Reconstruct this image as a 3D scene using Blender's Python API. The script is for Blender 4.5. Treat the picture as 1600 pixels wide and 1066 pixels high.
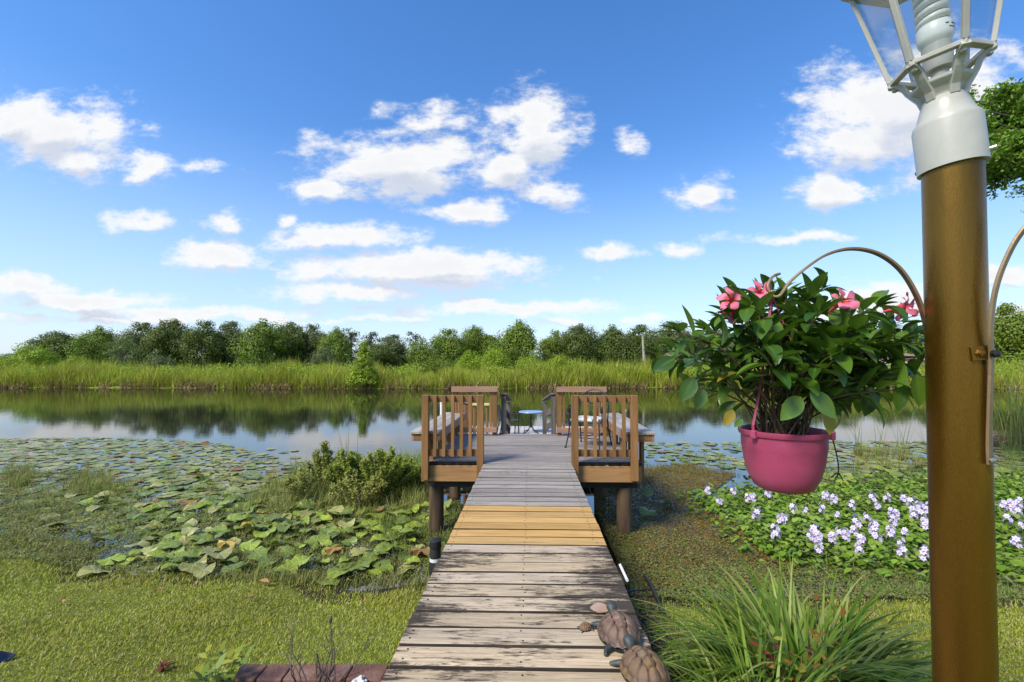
import bpy, bmesh, math, random
import numpy as np
from mathutils import Vector, Matrix, Euler
for o in list(bpy.data.objects): bpy.data.objects.remove(o)
SC = bpy.context.scene
COL = SC.collection
PI = math.pi
rnd = random.Random(7)
rng = np.random.default_rng(11)

# ------------------------------------------------------------------ camera
FPX = 700.0                       # focal length in pixels of a 1600 px wide frame
CAM = Vector((0, 0, 2.25))
PITCH, YAW = math.radians(1.6), math.radians(1.3)
CX, CY = 812.0, 552.4
cam_d = bpy.data.cameras.new('camera')
cam = bpy.data.objects.new('camera', cam_d); COL.objects.link(cam)
cam.location = CAM
cam.rotation_euler = (PI/2 + PITCH, 0, YAW)
cam_d.sensor_width = 36; cam_d.lens = 36*FPX/1600
cam_d.shift_x = -(CX-800)/1600; cam_d.shift_y = (CY-533)/1600
cam_d.clip_start = .05; cam_d.clip_end = 6000
SC.camera = cam

# ------------------------------------------------------------------ view, sun
SC.view_settings.view_transform = 'Standard'
SC.view_settings.look = 'None'
SC.view_settings.exposure = 1.0
SC.view_settings.gamma = 1
SUN_EL, SUN_AZ = math.radians(47), math.radians(226)     # azimuth clockwise from +Y: behind the viewer, to the left
SUN_STRENGTH, SKY_STRENGTH = 2.65, 0.09
sd = bpy.data.lights.new('sun', 'SUN'); so = bpy.data.objects.new('sun', sd); COL.objects.link(so)
sd.energy = SUN_STRENGTH; sd.angle = math.radians(18); sd.color = (1, .93, .80)
sv = Vector((math.sin(SUN_AZ)*math.cos(SUN_EL), math.cos(SUN_AZ)*math.cos(SUN_EL), math.sin(SUN_EL)))
so.rotation_euler = sv.to_track_quat('Z', 'Y').to_euler()
so.location = (0, 0, 30)
SC.cycles.use_denoising = True
SC.cycles.max_bounces = 6; SC.cycles.diffuse_bounces = 3; SC.cycles.glossy_bounces = 3
SC.cycles.transmission_bounces = 5; SC.cycles.transparent_max_bounces = 8
SC.cycles.caustics_reflective = False; SC.cycles.caustics_refractive = False

# ------------------------------------------------------------------ picture geometry
_f = Vector((-math.sin(YAW)*math.cos(PITCH), math.cos(YAW)*math.cos(PITCH), math.sin(PITCH)))
_r = Vector((math.cos(YAW), math.sin(YAW), 0))
_u = _r.cross(_f)
def ray(px, py): return _f + _r*((px-CX)/FPX) + _u*((CY-py)/FPX)
def PZ(px, py, z=0.0):
    d = ray(px, py); t = (z-CAM.z)/d.z; return CAM + d*t
def PY(px, py, Y):
    d = ray(px, py); return CAM + d*(Y/d.y)
def proj(P):
    P = np.asarray(P, float).reshape(-1, 3) - np.array(CAM)
    w = P @ np.array(_f); x = P @ np.array(_r); y = P @ np.array(_u)
    w = np.where(w < .05, .05, w)
    return CX + FPX*x/w, CY - FPX*y/w, w
def in_poly(x, y, poly):
    ins = np.zeros(len(x), bool); n = len(poly)
    for i in range(n):
        x1, y1 = poly[i]; x2, y2 = poly[(i+1) % n]
        c = ((y1 > y) != (y2 > y))
        with np.errstate(divide='ignore', invalid='ignore'):
            c &= x < (x2-x1)*(y-y1)/((y2-y1) if y2 != y1 else 1e-9) + x1
        ins ^= c
    return ins
def world_poly(poly, z=0.0): return [tuple(PZ(px, py, z)[:2]) for px, py in poly]
def scatter(poly, dens, z=0.0):
    w = np.array(world_poly(poly, z)); lo, hi = w.min(0), w.max(0)
    n = int(dens*(hi-lo).prod()); n = min(n, 900000)
    p = rng.uniform(lo, hi, (n, 2))
    return p[in_poly(p[:, 0], p[:, 1], [tuple(q) for q in w])]

# ------------------------------------------------------------------ node helpers
class NT:
    def __init__(s, tree): s.t = tree; s.n = tree.nodes; s.l = tree.links
    def new(s, kind, **kw):
        nd = s.n.new(kind)
        for k, v in kw.items(): setattr(nd, k, v)
        return nd
    def link(s, a, b): s.l.new(a, b)
    def _in(s, sock, v):
        if hasattr(v, 'is_linked') or isinstance(v, bpy.types.NodeSocket): s.l.new(v, sock)
        else: sock.default_value = v
    def math(s, op, a, b=None, c=None, clamp=False):
        nd = s.new('ShaderNodeMath', operation=op, use_clamp=clamp)
        s._in(nd.inputs[0], a)
        if b is not None: s._in(nd.inputs[1], b)
        if c is not None: s._in(nd.inputs[2], c)
        return nd.outputs[0]
    def vmath(s, op, a, b=None, c=None):
        nd = s.new('ShaderNodeVectorMath', operation=op)
        s._in(nd.inputs[0], a)
        if b is not None: s._in(nd.inputs[1], b)
        if c is not None: s._in(nd.inputs[2], c)
        return nd.outputs['Value'] if op in ('LENGTH', 'DOT_PRODUCT', 'DISTANCE') else nd.outputs[0]
    def noise(s, vec=None, scale=5, detail=5, rough=.55, dist=0, w=None, color=False):
        nd = s.new('ShaderNodeTexNoise')
        if w is not None: nd.noise_dimensions = '4D'; s._in(nd.inputs['W'], w)
        if vec is not None: s.l.new(vec, nd.inputs['Vector'])
        nd.inputs['Scale'].default_value = scale; nd.inputs['Detail'].default_value = detail
        nd.inputs['Roughness'].default_value = rough; nd.inputs['Distortion'].default_value = dist
        return nd.outputs['Color' if color else 'Fac']
    def ramp(s, fac, stops, interp='LINEAR'):
        nd = s.new('ShaderNodeValToRGB'); nd.color_ramp.interpolation = interp
        e = nd.color_ramp.elements
        while len(e) < len(stops): e.new(.5)
        for k, (p, c) in enumerate(stops):
            e[k].position = p; e[k].color = (*c, 1) if not isinstance(c, (int, float)) else (c, c, c, 1)
        s._in(nd.inputs[0], fac); return nd.outputs[0]
    def mix(s, fac, a, b, blend='MIX'):
        nd = s.new('ShaderNodeMix', data_type='RGBA', blend_type=blend)
        s._in(nd.inputs[0], fac)
        for k, v in ((6, a), (7, b)):
            if isinstance(v, (tuple, list)): nd.inputs[k].default_value = (*v[:3], 1)
            else: s.l.new(v, nd.inputs[k])
        return nd.outputs[2]
    def smooth(s, v, a, b):
        nd = s.new('ShaderNodeMapRange', interpolation_type='SMOOTHSTEP')
        s._in(nd.inputs[0], v); nd.inputs[1].default_value = a; nd.inputs[2].default_value = b
        return nd.outputs[0]

# ------------------------------------------------------------------ world: Nishita sky with clouds by direction
W = bpy.data.worlds.new('World'); SC.world = W; W.use_nodes = True
W.node_tree.nodes.clear()
def build_world():
    T = NT(W.node_tree)
    sky = T.new('ShaderNodeTexSky', sky_type='NISHITA'); sky.sun_disc = False
    sky.sun_elevation = SUN_EL; sky.sun_rotation = SUN_AZ
    sky.altitude = 0; sky.air_density = 1.25; sky.dust_density = .5; sky.ozone_density = 3.0
    geo = T.new('ShaderNodeTexCoord')
    d = geo.outputs['Generated']
    sep = T.new('ShaderNodeSeparateXYZ'); T.link(d, sep.inputs[0])
    yc = T.math('MAXIMUM', sep.outputs[1], .12)
    comb = T.new('ShaderNodeCombineXYZ')
    T.link(T.math('DIVIDE', sep.outputs[0], yc), comb.inputs[0])
    T.link(T.math('DIVIDE', sep.outputs[2], yc), comb.inputs[1])
    uv = comb.outputs[0]                       # where a direction meets the plane y = 1
    # clouds: centre, half width, half height on that plane, weight
    L = [(85,205,135,52,1), (20,190,80,45,1), (120,250,55,28,.9), (222,258,45,26,.9), (225,343,46,20,1), (342,348,34,18,1), (345,402,80,25,1),
         (450,343,20,10,.8), (630,255,140,52,1.1), (505,290,52,22,.9), (690,185,55,22,.7), (600,166,36,10,.45), (828,205,72,62,1.1), (790,262,60,40,.9),
         (860,302,55,20,.8), (733,331,80,18,1), (540,375,122,24,.95), (650,420,195,30,1.1), (700,440,130,18,.8), (560,456,150,15,.9),
         (985,222,24,22,.75), (1100,305,40,28,.9), (1308,302,62,24,1), (1420,175,150,85,1.2), (1330,225,85,42,1), (1490,140,90,80,1),
         (940,394,32,12,.95), (990,398,30,8,.5), (1058,391,36,12,.9), (1240,373,85,9,.8), (800,481,165,11,.95), (890,499,45,9,.8),
         (40,452,75,20,1), (120,470,160,16,1), (300,488,210,12,.9), (170,497,240,7,.7), (500,497,140,6,.6), (1390,480,120,32,.9), (1575,430,60,18,.9),
         (1590,490,70,14,.9), (330,258,45,7,.3), (235,195,20,9,.5), (1040,500,60,6,.4), (560,480,60,6,.4)]
    grp = bpy.data.node_groups.new('cloud_field', 'ShaderNodeTree')
    grp.interface.new_socket('uv', in_out='INPUT', socket_type='NodeSocketVector')
    grp.interface.new_socket('field', in_out='OUTPUT', socket_type='NodeSocketFloat')
    G = NT(grp); gi = G.new('NodeGroupInput'); go = G.new('NodeGroupOutput')
    acc = None
    for (px, py, rx, ry, wgt) in L:
        r0 = ray(px, py); u0, v0 = r0.x/r0.y, r0.z/r0.y
        ix, iy = FPX/rx/1.26, FPX/ry/1.26
        q = G.vmath('MULTIPLY_ADD', gi.outputs[0], (ix, iy, 0), (-u0*ix, -v0*iy, 0))
        f = G.math('MULTIPLY_ADD', G.vmath('LENGTH', q), -wgt, wgt)
        acc = f if acc is None else G.math('SMOOTH_MAX', acc, f, .18)
    G.link(acc, go.inputs[0])
    def field(vec):
        g = T.new('ShaderNodeGroup'); g.node_tree = grp; T.link(vec, g.inputs[0]); return g.outputs[0]
    warp = T.vmath('SUBTRACT', T.noise(uv, 5.5, 5, .6, color=True), (.5, .5, .5))
    uvw = T.vmath('MULTIPLY_ADD', warp, (.14, .075, 0), uv)
    stretch = T.vmath('MULTIPLY', uv, (1, 1.9, 1))
    n1 = T.noise(stretch, 8.5, 10, .66)
    up = T.vmath('ADD', stretch, (-.02, .045, 0))
    n2 = T.noise(up, 8.5, 10, .66)
    f0 = field(uvw)
    f1 = field(T.vmath('ADD', uvw, (-.01, .035, 0)))
    d0 = T.math('MULTIPLY_ADD', T.math('SUBTRACT', n1, .5), 2.7, f0)
    alpha = T.smooth(d0, -.14, .66)
    alpha = T.math('POWER', alpha, 1.3)
    # other directions: scattered small clouds
    gen = T.noise(T.vmath('MULTIPLY', d, (1, 1, 2.2)), 3.2, 8, .6)
    alpha2 = T.smooth(gen, .53, .68)
    side = T.smooth(sep.outputs[1], .28, .42)
    alpha = T.math('ADD', T.math('MULTIPLY', alpha, side), T.math('MULTIPLY', alpha2, T.math('SUBTRACT', 1, side)))
    # thickness overhead (towards the sun) greys the underside
    under = T.math('MULTIPLY_ADD', T.math('SUBTRACT', f1, f0), 1.3, .12)
    rel = T.math('MULTIPLY_ADD', T.math('SUBTRACT', n2, n1), 1.0, under)
    thick = T.smooth(d0, .25, 1.2)
    grey = T.math('MULTIPLY_ADD', T.smooth(rel, .0, .55), .75, T.math('MULTIPLY', thick, .25), clamp=True)
    ccol = T.mix(grey, (1.0, 1.0, 1.0), (.60, .665, .80))
    s = T.new('ShaderNodeVectorMath', operation='SCALE'); T.link(ccol, s.inputs[0]); s.inputs['Scale'].default_value = CLOUD_GAIN/SKY_STRENGTH
    hs = T.new('ShaderNodeHueSaturation'); hs.inputs['Saturation'].default_value = SKY_SAT; hs.inputs['Value'].default_value = SKY_VAL; T.link(T.mix(1., sky.outputs[0], (.945, .97, 1.115), 'MULTIPLY'), hs.inputs['Color'])
    low = T.math('MULTIPLY', T.smooth(sep.outputs[2], .46, .02), .62)
    skyc = T.mix(low, hs.outputs[0], tuple(c/SKY_STRENGTH for c in (.33, .43, .555)))
    alpha = T.math('MULTIPLY', alpha, T.smooth(sep.outputs[2], -.02, .01))
    col = T.mix(alpha, skyc, s.outputs[0])
    bg = T.new('ShaderNodeBackground'); T.link(col, bg.inputs[0]); bg.inputs[1].default_value = SKY_STRENGTH
    out = T.new('ShaderNodeOutputWorld'); T.link(bg.outputs[0], out.inputs[0])
CLOUD_GAIN, SKY_SAT, SKY_VAL = .50, 1.21, 1.10
build_world()

# ------------------------------------------------------------------ materials
def newmat(name):
    m = bpy.data.materials.new(name); m.use_nodes = True
    T = NT(m.node_tree); b = T.n['Principled BSDF']
    return m, T, b
def attr_rnd(T):
    a = T.new('ShaderNodeAttribute', attribute_name='rnd'); return a.outputs['Fac']
def pmat(name, stops, scale=6, detail=6, rough=.7, bump=.15, bscale=None, stretch=(1, 1, 1), metallic=0., rv=.25, spec=.4, coords='Object', rrange=.15):
    m, T, b = newmat(name)
    co = T.new('ShaderNodeTexCoord').outputs[coords]
    v = T.vmath('MULTIPLY', co, stretch)
    r = attr_rnd(T)
    n = T.noise(v, scale, detail, .6, .3, w=T.math('MULTIPLY', r, 37.))
    col = T.ramp(n, stops)
    hs = T.new('ShaderNodeHueSaturation'); T.link(col, hs.inputs['Color'])
    T.link(T.math('MULTIPLY_ADD', r, 2*rv, 1-rv), hs.inputs['Value'])
    T.link(hs.outputs[0], b.inputs['Base Color'])
    n2 = T.noise(v, bscale or scale*3, 6, .65, w=T.math('MULTIPLY', r, 19.))
    T.link(T.math('MULTIPLY_ADD', n2, rrange*2, rough-rrange), b.inputs['Roughness'])
    b.inputs['Metallic'].default_value = metallic
    b.inputs['Specular IOR Level'].default_value = spec
    if bump:
        bp = T.new('ShaderNodeBump'); bp.inputs['Strength'].default_value = bump; bp.inputs['Distance'].default_value = .01
        T.link(n2, bp.inputs['Height']); T.link(bp.outputs[0], b.inputs['Normal'])
    return m
def leafmat(name, cols, rough=.5, trans=.25, spec=.4, nscale=0.0, bump=0):
    """one tone per leaf (random per island) from a list of leaf colours"""
    m, T, b = newmat(name)
    g = T.new('ShaderNodeNewGeometry')
    k = len(cols)
    col = T.ramp(g.outputs['Random Per Island'], [((i+.5)/k, c) for i, c in enumerate(cols)])
    if nscale:
        co = T.new('ShaderNodeTexCoord').outputs['Object']
        n = T.noise(co, nscale, 4, .6)
        hs = T.new('ShaderNodeHueSaturation'); T.link(col, hs.inputs['Color'])
        T.link(T.math('MULTIPLY_ADD', n, .9, .55), hs.inputs['Value']); T.link(T.math('MULTIPLY_ADD', n, .06, .47), hs.inputs['Hue'])
        col = hs.outputs[0]
    T.link(col, b.inputs['Base Color'])
    b.inputs['Roughness'].default_value = rough; b.inputs['Specular IOR Level'].default_value = spec
    if trans:
        tr = T.new('ShaderNodeBsdfTranslucent'); T.link(col, tr.inputs[0])
        mx = T.new('ShaderNodeMixShader'); mx.inputs[0].default_value = trans
        T.link(b.outputs[0], mx.inputs[1]); T.link(tr.outputs[0], mx.inputs[2])
        T.link(mx.outputs[0], T.n['Material Output'].inputs[0])
    return m
def plank_mat(name, tan, grey, greymix, stain, stain_bias, grain=1.0, edge_x=None):
    m, T, b = newmat(name)
    co = T.new('ShaderNodeTexCoord').outputs['Object']
    r = attr_rnd(T); w = T.math('MULTIPLY', r, 53.)
    fine = T.noise(T.vmath('MULTIPLY', co, (2.2, 60, 8)), 1.6, 8, .7, .6, w=w)
    med = T.noise(T.vmath('MULTIPLY', co, (1.3, 14, 3)), 1.2, 5, .6, .5, w=w)
    base = T.mix(T.math('MULTIPLY_ADD', T.math('SUBTRACT', r, .5), .6, greymix, clamp=True), tan, grey)
    hs = T.new('ShaderNodeHueSaturation'); T.link(base, hs.inputs['Color'])
    val = T.math('MULTIPLY_ADD', T.math('SUBTRACT', fine, .5), 1.5*grain, T.math('MULTIPLY_ADD', med, .7, .62))
    val = T.math('MULTIPLY', val, T.math('MULTIPLY_ADD', T.math('FRACT', T.math('MULTIPLY', r, 7.3)), .3, .85))
    T.link(val, hs.inputs['Value'])
    big = T.noise(T.vmath('MULTIPLY', co, (1.0, 2.2, 1)), 1.7, 4, .6)
    spk = T.noise(T.vmath('MULTIPLY', co, (7, 42, 8)), 1.5, 9, .74, .8, w=w)
    knot = T.noise(T.vmath('MULTIPLY', co, (3.5, 9, 3)), 2.2, 3, .5, w=w)
    streak = T.noise(T.vmath('MULTIPLY', co, (2.6, 30, 5)), 1.3, 7, .72, 1.0, w=w)
    s = T.math('ADD', T.math('MULTIPLY_ADD', big, .72, T.math('MULTIPLY_ADD', spk, .75, T.math('MULTIPLY', streak, .68))), stain_bias)
    if edge_x:
        sp = T.new('ShaderNodeSeparateXYZ'); T.link(co, sp.inputs[0])
        ex = T.math('POWER', T.math('ABSOLUTE', T.math('DIVIDE', T.math('ADD', sp.outputs[0], .03), edge_x)), 5)
        s = T.math('MULTIPLY_ADD', ex, .12, s)
        s = T.math('MULTIPLY_ADD', sp.outputs[0], .07, s)
    st = T.smooth(s, 1.16, 1.30)
    st = T.math('MAXIMUM', T.math('MULTIPLY', st, stain), T.math('MULTIPLY', T.smooth(knot, .70, .76), .5))
    col = T.mix(st, hs.outputs[0], (.035, .026, .02))
    T.link(col, b.inputs['Base Color'])
    b.inputs['Roughness'].default_value = .78; b.inputs['Specular IOR Level'].default_value = .25
    bp = T.new('ShaderNodeBump'); bp.inputs['Strength'].default_value = .5; bp.inputs['Distance'].default_value = .004
    T.link(fine, bp.inputs['Height']); T.link(bp.outputs[0], b.inputs['Normal'])
    return m
M = {}
M['board_tan'] = plank_mat('weathered_tan_boards', (.49, .365, .215), (.37, .305, .225), .48, .95, .070, 1.5, .57)
M['board_grey'] = plank_mat('weathered_grey_boards', (.30, .255, .205), (.27, .245, .22), .6, .85, -.01, 1.7)
M['board_new'] = plank_mat('new_yellow_boards', (.50, .285, .085), (.48, .31, .12), .5, .4, -.2, 1.1)
M['edge_dark'] = pmat('dark_board_edge', [(.3, (.02, .016, .012)), (.6, (.06, .047, .034)), (.8, (.12, .09, .06))], 6, 6, .9, .2, rv=.2)  # near-black brown on the long side faces that border the board gaps
M['deck_grey'] = plank_mat('deck_grey_boards', (.25, .215, .185), (.25, .225, .205), .75, .75, -.02, 1.8)
M['dock_grey'] = plank_mat('dock_grey_boards', (.42, .39, .36), (.46, .44, .42), .75, .6, -.16)
M['stain_wood'] = pmat('brown_stained_wood', [(.3, (.13, .06, .017)), (.55, (.25, .125, .040)), (.75, (.35, .19, .07))], 2.5, 7, .62, .25, 9, (5, 5, .55), rv=.16)
M['stain_wood_x'] = pmat('brown_stained_rail', [(.3, (.15, .07, .025)), (.55, (.25, .125, .05)), (.75, (.33, .18, .085))], 2.5, 7, .62, .25, 9, (.55, 5, 5), rv=.16)
M['fascia'] = pmat('tan_fascia_wood', [(.3, (.20, .10, .035)), (.5, (.33, .18, .068)), (.75, (.41, .24, .105))], 2.2, 7, .6, .25, 8, (.5, 5, 6), rv=.1)
M['pink_wood'] = pmat('pale_reddish_rail', [(.3, (.24, .125, .075)), (.55, (.33, .19, .12)), (.75, (.42, .26, .17))], 2.2, 7, .65, .2, 8, (.5, 5, 5), rv=.1)
M['bench_wood'] = pmat('bleached_bench_boards', [(.3, (.22, .19, .16)), (.55, (.34, .305, .265)), (.75, (.44, .40, .35))], 2.4, 7, .6, .25, 9, (6, .5, 5), rv=.14)
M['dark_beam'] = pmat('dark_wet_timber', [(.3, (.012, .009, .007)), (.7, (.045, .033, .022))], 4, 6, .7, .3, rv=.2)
M['pile'] = pmat('round_pile_timber', [(.3, (.03, .02, .012)), (.55, (.10, .062, .032)), (.75, (.17, .11, .06))], 3, 7, .75, .5, 9, (5, 5, .6), rv=.15)
M['grey_post'] = pmat('old_grey_timber', [(.3, (.05, .042, .036)), (.55, (.13, .11, .095)), (.75, (.20, .175, .15))], 3, 7, .8, .4, 10, (6, 6, .6), rv=.2)
M['brick'] = pmat('red_edging_brick', [(.25, (.10, .045, .032)), (.5, (.19, .092, .065)), (.72, (.28, .17, .125))], 11, 9, .9, .9, 70, rv=.22)
M['gold'] = pmat('bronze_gold_paint', [(.22, (.10, .046, .006)), (.45, (.17, .085, .011)), (.6, (.20, .105, .014)), (.85, (.33, .19, .034))], 1.5, 9, .28, .16, 60, (6, 6, .9), metallic=.78, rv=.02, spec=.5, rrange=.06)
M['gold_arm'] = pmat('dull_bronze_bar', [(.25, (.15, .095, .045)), (.55, (.23, .155, .08)), (.8, (.32, .23, .13))], 5, 6, .45, .15, 40, metallic=.35, rv=.02)
M['white_metal'] = pmat('white_enamel', [(.25, (.27, .26, .21)), (.5, (.42, .415, .36)), (.8, (.49, .485, .43))], 4, 8, .32, .08, 30, rv=.02, spec=.5)
M['steel'] = pmat('zinc_bolt', [(.3, (.4, .4, .4)), (.7, (.6, .6, .6))], 20, 4, .35, 0, metallic=.9, rv=.1)
M['black_iron'] = pmat('black_wrought_iron', [(.3, (.008, .008, .009)), (.7, (.022, .022, .024))], 20, 4, .4, .2, rv=.1)
M['pot'] = pmat('pink_plastic', [(.25, (.27, .036, .085)), (.5, (.36, .052, .115)), (.8, (.43, .08, .15))], 5, 9, .42, .08, 60, rv=.02, spec=.5)
M['soil'] = pmat('dark_potting_soil', [(.3, (.012, .008, .006)), (.55, (.04, .026, .017)), (.8, (.10, .06, .04))], 60, 8, .9, .8, 120, rv=.2)
M['stem'] = pmat('brown_stem', [(.3, (.06, .035, .018)), (.7, (.14, .09, .045))], 30, 5, .7, .3, rv=.3)
M['green_stem'] = pmat('green_stem', [(.3, (.06, .11, .02)), (.7, (.14, .20, .05))], 20, 5, .6, .1, rv=.3)
M['twig'] = pmat('dry_twig_bark', [(.3, (.05, .04, .03)), (.7, (.13, .10, .08))], 40, 5, .8, .3, rv=.3)
M['bark'] = pmat('grey_brown_bark', [(.3, (.05, .04, .03)), (.55, (.10, .085, .065)), (.8, (.19, .165, .13))], 3, 8, .9, .6, 12, (3, 3, .7), rv=.2)
M['bark_pale'] = pmat('pale_palm_bark', [(.3, (.22, .20, .17)), (.7, (.42, .39, .33))], 6, 5, .85, .3, rv=.1)
M['shell'] = pmat('brown_cast_shell', [(.25, (.06, .034, .022)), (.5, (.13, .075, .048)), (.75, (.22, .15, .105))], 16, 8, .55, .45, 70, rv=.1, spec=.45)
M['shell_olive'] = pmat('mossy_cast_shell', [(.25, (.07, .05, .018)), (.42, (.17, .10, .032)), (.58, (.14, .08, .05)), (.8, (.25, .21, .10))], 13, 8, .6, .45, 70, rv=.1, spec=.45)
M['turtle_skin'] = pmat('dark_cast_skin', [(.3, (.018, .022, .02)), (.55, (.05, .06, .055)), (.8, (.16, .17, .15))], 14, 7, .5, .3, 60, rv=.1, spec=.45)
M['stone'] = pmat('pink_flat_stone', [(.3, (.26, .16, .10)), (.55, (.38, .25, .17)), (.8, (.46, .36, .27))], 12, 8, .85, .5, 50, rv=.15)
M['whitestone'] = pmat('white_coral_rock', [(.3, (.5, .48, .43)), (.7, (.78, .77, .72))], 20, 8, .8, .7, 60, rv=.1)
M['pvc'] = pmat('white_pvc', [(.3, (.66, .67, .66)), (.7, (.78, .79, .78))], 6, 4, .4, .05, rv=.05)
M['blackplastic'] = pmat('black_plastic', [(.3, (.012, .012, .013)), (.7, (.03, .03, .03))], 12, 5, .45, .1, rv=.1)
M['blue_top'] = pmat('blue_mosaic_top', [(.3, (.10, .20, .42)), (.5, (.18, .30, .55)), (.75, (.30, .44, .68))], 30, 3, .3, .1, rv=.05, spec=.5)
M['pale_pine'] = pmat('pale_yellow_pine', [(.3, (.56, .40, .16)), (.7, (.72, .55, .26))], 4, 6, .6, .2, rv=.1)
M['dark_slat'] = pmat('black_slat_plastic', [(.3, (.010, .011, .013)), (.7, (.028, .030, .034))], 9, 4, .5, .1, rv=.2)
M['cushion'] = pmat('grey_white_cushion', [(.38, (.08, .08, .09)), (.5, (.5, .5, .5)), (.62, (.75, .76, .76))], 22, 2, .8, .2, rv=.05)
M['rooftile'] = pmat('brown_shingle', [(.3, (.16, .10, .07)), (.7, (.30, .21, .16))], 6, 5, .85, .2, rv=.05)
M['stucco'] = pmat('pale_stucco', [(.3, (.42, .38, .32)), (.7, (.55, .51, .44))], 4, 5, .85, .2, rv=.05)
M['darkglass'] = pmat('dark_window', [(.3, (.01, .012, .015)), (.7, (.03, .035, .04))], 2, 3, .15, 0, rv=.05)
M['bluefab'] = pmat('dark_blue_cloth', [(.3, (.012, .022, .05)), (.7, (.03, .05, .11))], 20, 5, .8, .3, rv=.1)
# foliage
M['grass'] = leafmat('lawn_grass', [(.235, .285, .016), (.29, .335, .022), (.35, .365, .034), (.26, .305, .018), (.41, .365, .08), (.31, .345, .026), (.19, .24, .014), (.47, .40, .19)], .6, .3, .3, .9)
M['sedge'] = leafmat('marsh_sedge', [(.17, .21, .035), (.23, .26, .05), (.29, .29, .075), (.37, .31, .12), (.19, .23, .042)], .6, .3, .3, 1.2)
M['sedge_dark'] = leafmat('green_waterside_grass', [(.12, .20, .03), (.17, .25, .045), (.22, .30, .06), (.26, .27, .07)], .6, .3, .3, 1.2)
M['reed'] = leafmat('far_reeds', [(.27, .33, .024), (.34, .40, .034), (.41, .45, .05), (.33, .36, .05), (.47, .44, .11)], .7, .4, .15, .3)
M['reed_tan'] = leafmat('dry_reed_base', [(.34, .25, .11), (.42, .30, .15), (.30, .23, .09), (.22, .20, .06)], .8, .2, .2, .3)
M['cattail'] = leafmat('cattail_leaves', [(.12, .19, .03), (.18, .24, .05), (.22, .25, .07), (.30, .25, .10)], .6, .3, .3, 1.)
M['oak_a'] = leafmat('dark_oak_leaves', [(.080, .118, .018), (.10, .143, .021), (.12, .165, .025), (.088, .126, .019)], .6, .22, .3, .22)
M['oak_b'] = leafmat('mid_oak_leaves', [(.13, .20, .018), (.16, .23, .021), (.185, .26, .027), (.14, .21, .021)], .6, .25, .3, .22)
M['oak_c'] = leafmat('grey_oak_leaves', [(.105, .135, .042), (.125, .16, .05), (.145, .18, .055), (.115, .145, .046)], .6, .22, .3, .22)
M['bright'] = leafmat('bright_bush_leaves', [(.21, .32, .016), (.27, .39, .024), (.33, .43, .034), (.22, .30, .026)], .6, .3, .3, .3)
M['pale'] = leafmat('pale_feathery_leaves', [(.12, .18, .035), (.17, .23, .055), (.20, .27, .07), (.14, .2, .05)], .6, .3, .3, .3)
M['pine'] = leafmat('pine_needles', [(.05, .068, .028), (.075, .092, .04), (.09, .11, .045)], .7, .2, .2, .3)
M['near_oak'] = leafmat('sunlit_oak_leaves', [(.10, .21, .014), (.15, .28, .022), (.21, .36, .032), (.27, .40, .05), (.09, .17, .014)], .45, .35, .4, .8)
M['shrub'] = leafmat('marsh_shrub_leaves', [(.20, .28, .035), (.27, .35, .055), (.34, .40, .09), (.38, .37, .10)], .7, .42, .1, 2.)
M['shrub_olive'] = leafmat('olive_shrub_leaves', [(.22, .25, .045), (.29, .30, .06), (.35, .34, .09), (.25, .29, .055)], .6, .3, .3, 2.)
M['hyac'] = leafmat('hyacinth_leaves', [(.13, .24, .014), (.19, .315, .024), (.25, .37, .04), (.31, .40, .085), (.12, .20, .018)], .45, .35, .3, 2.)
M['lilac'] = leafmat('lilac_petals', [(.73, .62, .80), (.79, .70, .85), (.83, .77, .88), (.64, .51, .76)], .6, .3, .2)
M['lilac_eye'] = leafmat('violet_petal_eye', [(.28, .16, .50), (.34, .20, .55)], .6, .2, .2)
M['liriope'] = leafmat('liriope_blades', [(.07, .145, .010), (.12, .205, .016), (.165, .255, .025), (.22, .30, .04), (.33, .37, .10)], .5, .35, .2, 3.)
M['weed_brown'] = leafmat('brown_floating_weed', [(.21, .115, .016), (.29, .16, .026), (.15, .10, .02), (.21, .16, .035), (.11, .10, .022)], .7, .15, .3, 1.6)
M['weed_green'] = leafmat('green_floating_weed', [(.09, .135, .024), (.15, .19, .038), (.20, .215, .06), (.22, .18, .065)], .6, .2, .3, 1.6)
M['thatch'] = leafmat('dead_reed_straw', [(.30, .22, .13), (.22, .16, .10), (.38, .29, .19), (.16, .11, .07)], .8, .1, .2)
M['yellowleaf'] = leafmat('yellow_green_leaves', [(.16, .24, .03), (.30, .34, .04), (.40, .38, .04), (.10, .18, .03)], .5, .3, .4)
M['redleaf'] = leafmat('red_brown_leaves', [(.14, .03, .015), (.20, .05, .02), (.10, .025, .015)], .6, .2, .3)
M['orangeleaf'] = leafmat('orange_leaves', [(.48, .18, .02), (.38, .13, .02), (.44, .30, .05)], .6, .3, .3)
M['dryleaf'] = leafmat('dry_fallen_leaf', [(.42, .25, .12), (.34, .19, .09)], .8, .2, .2)
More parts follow.
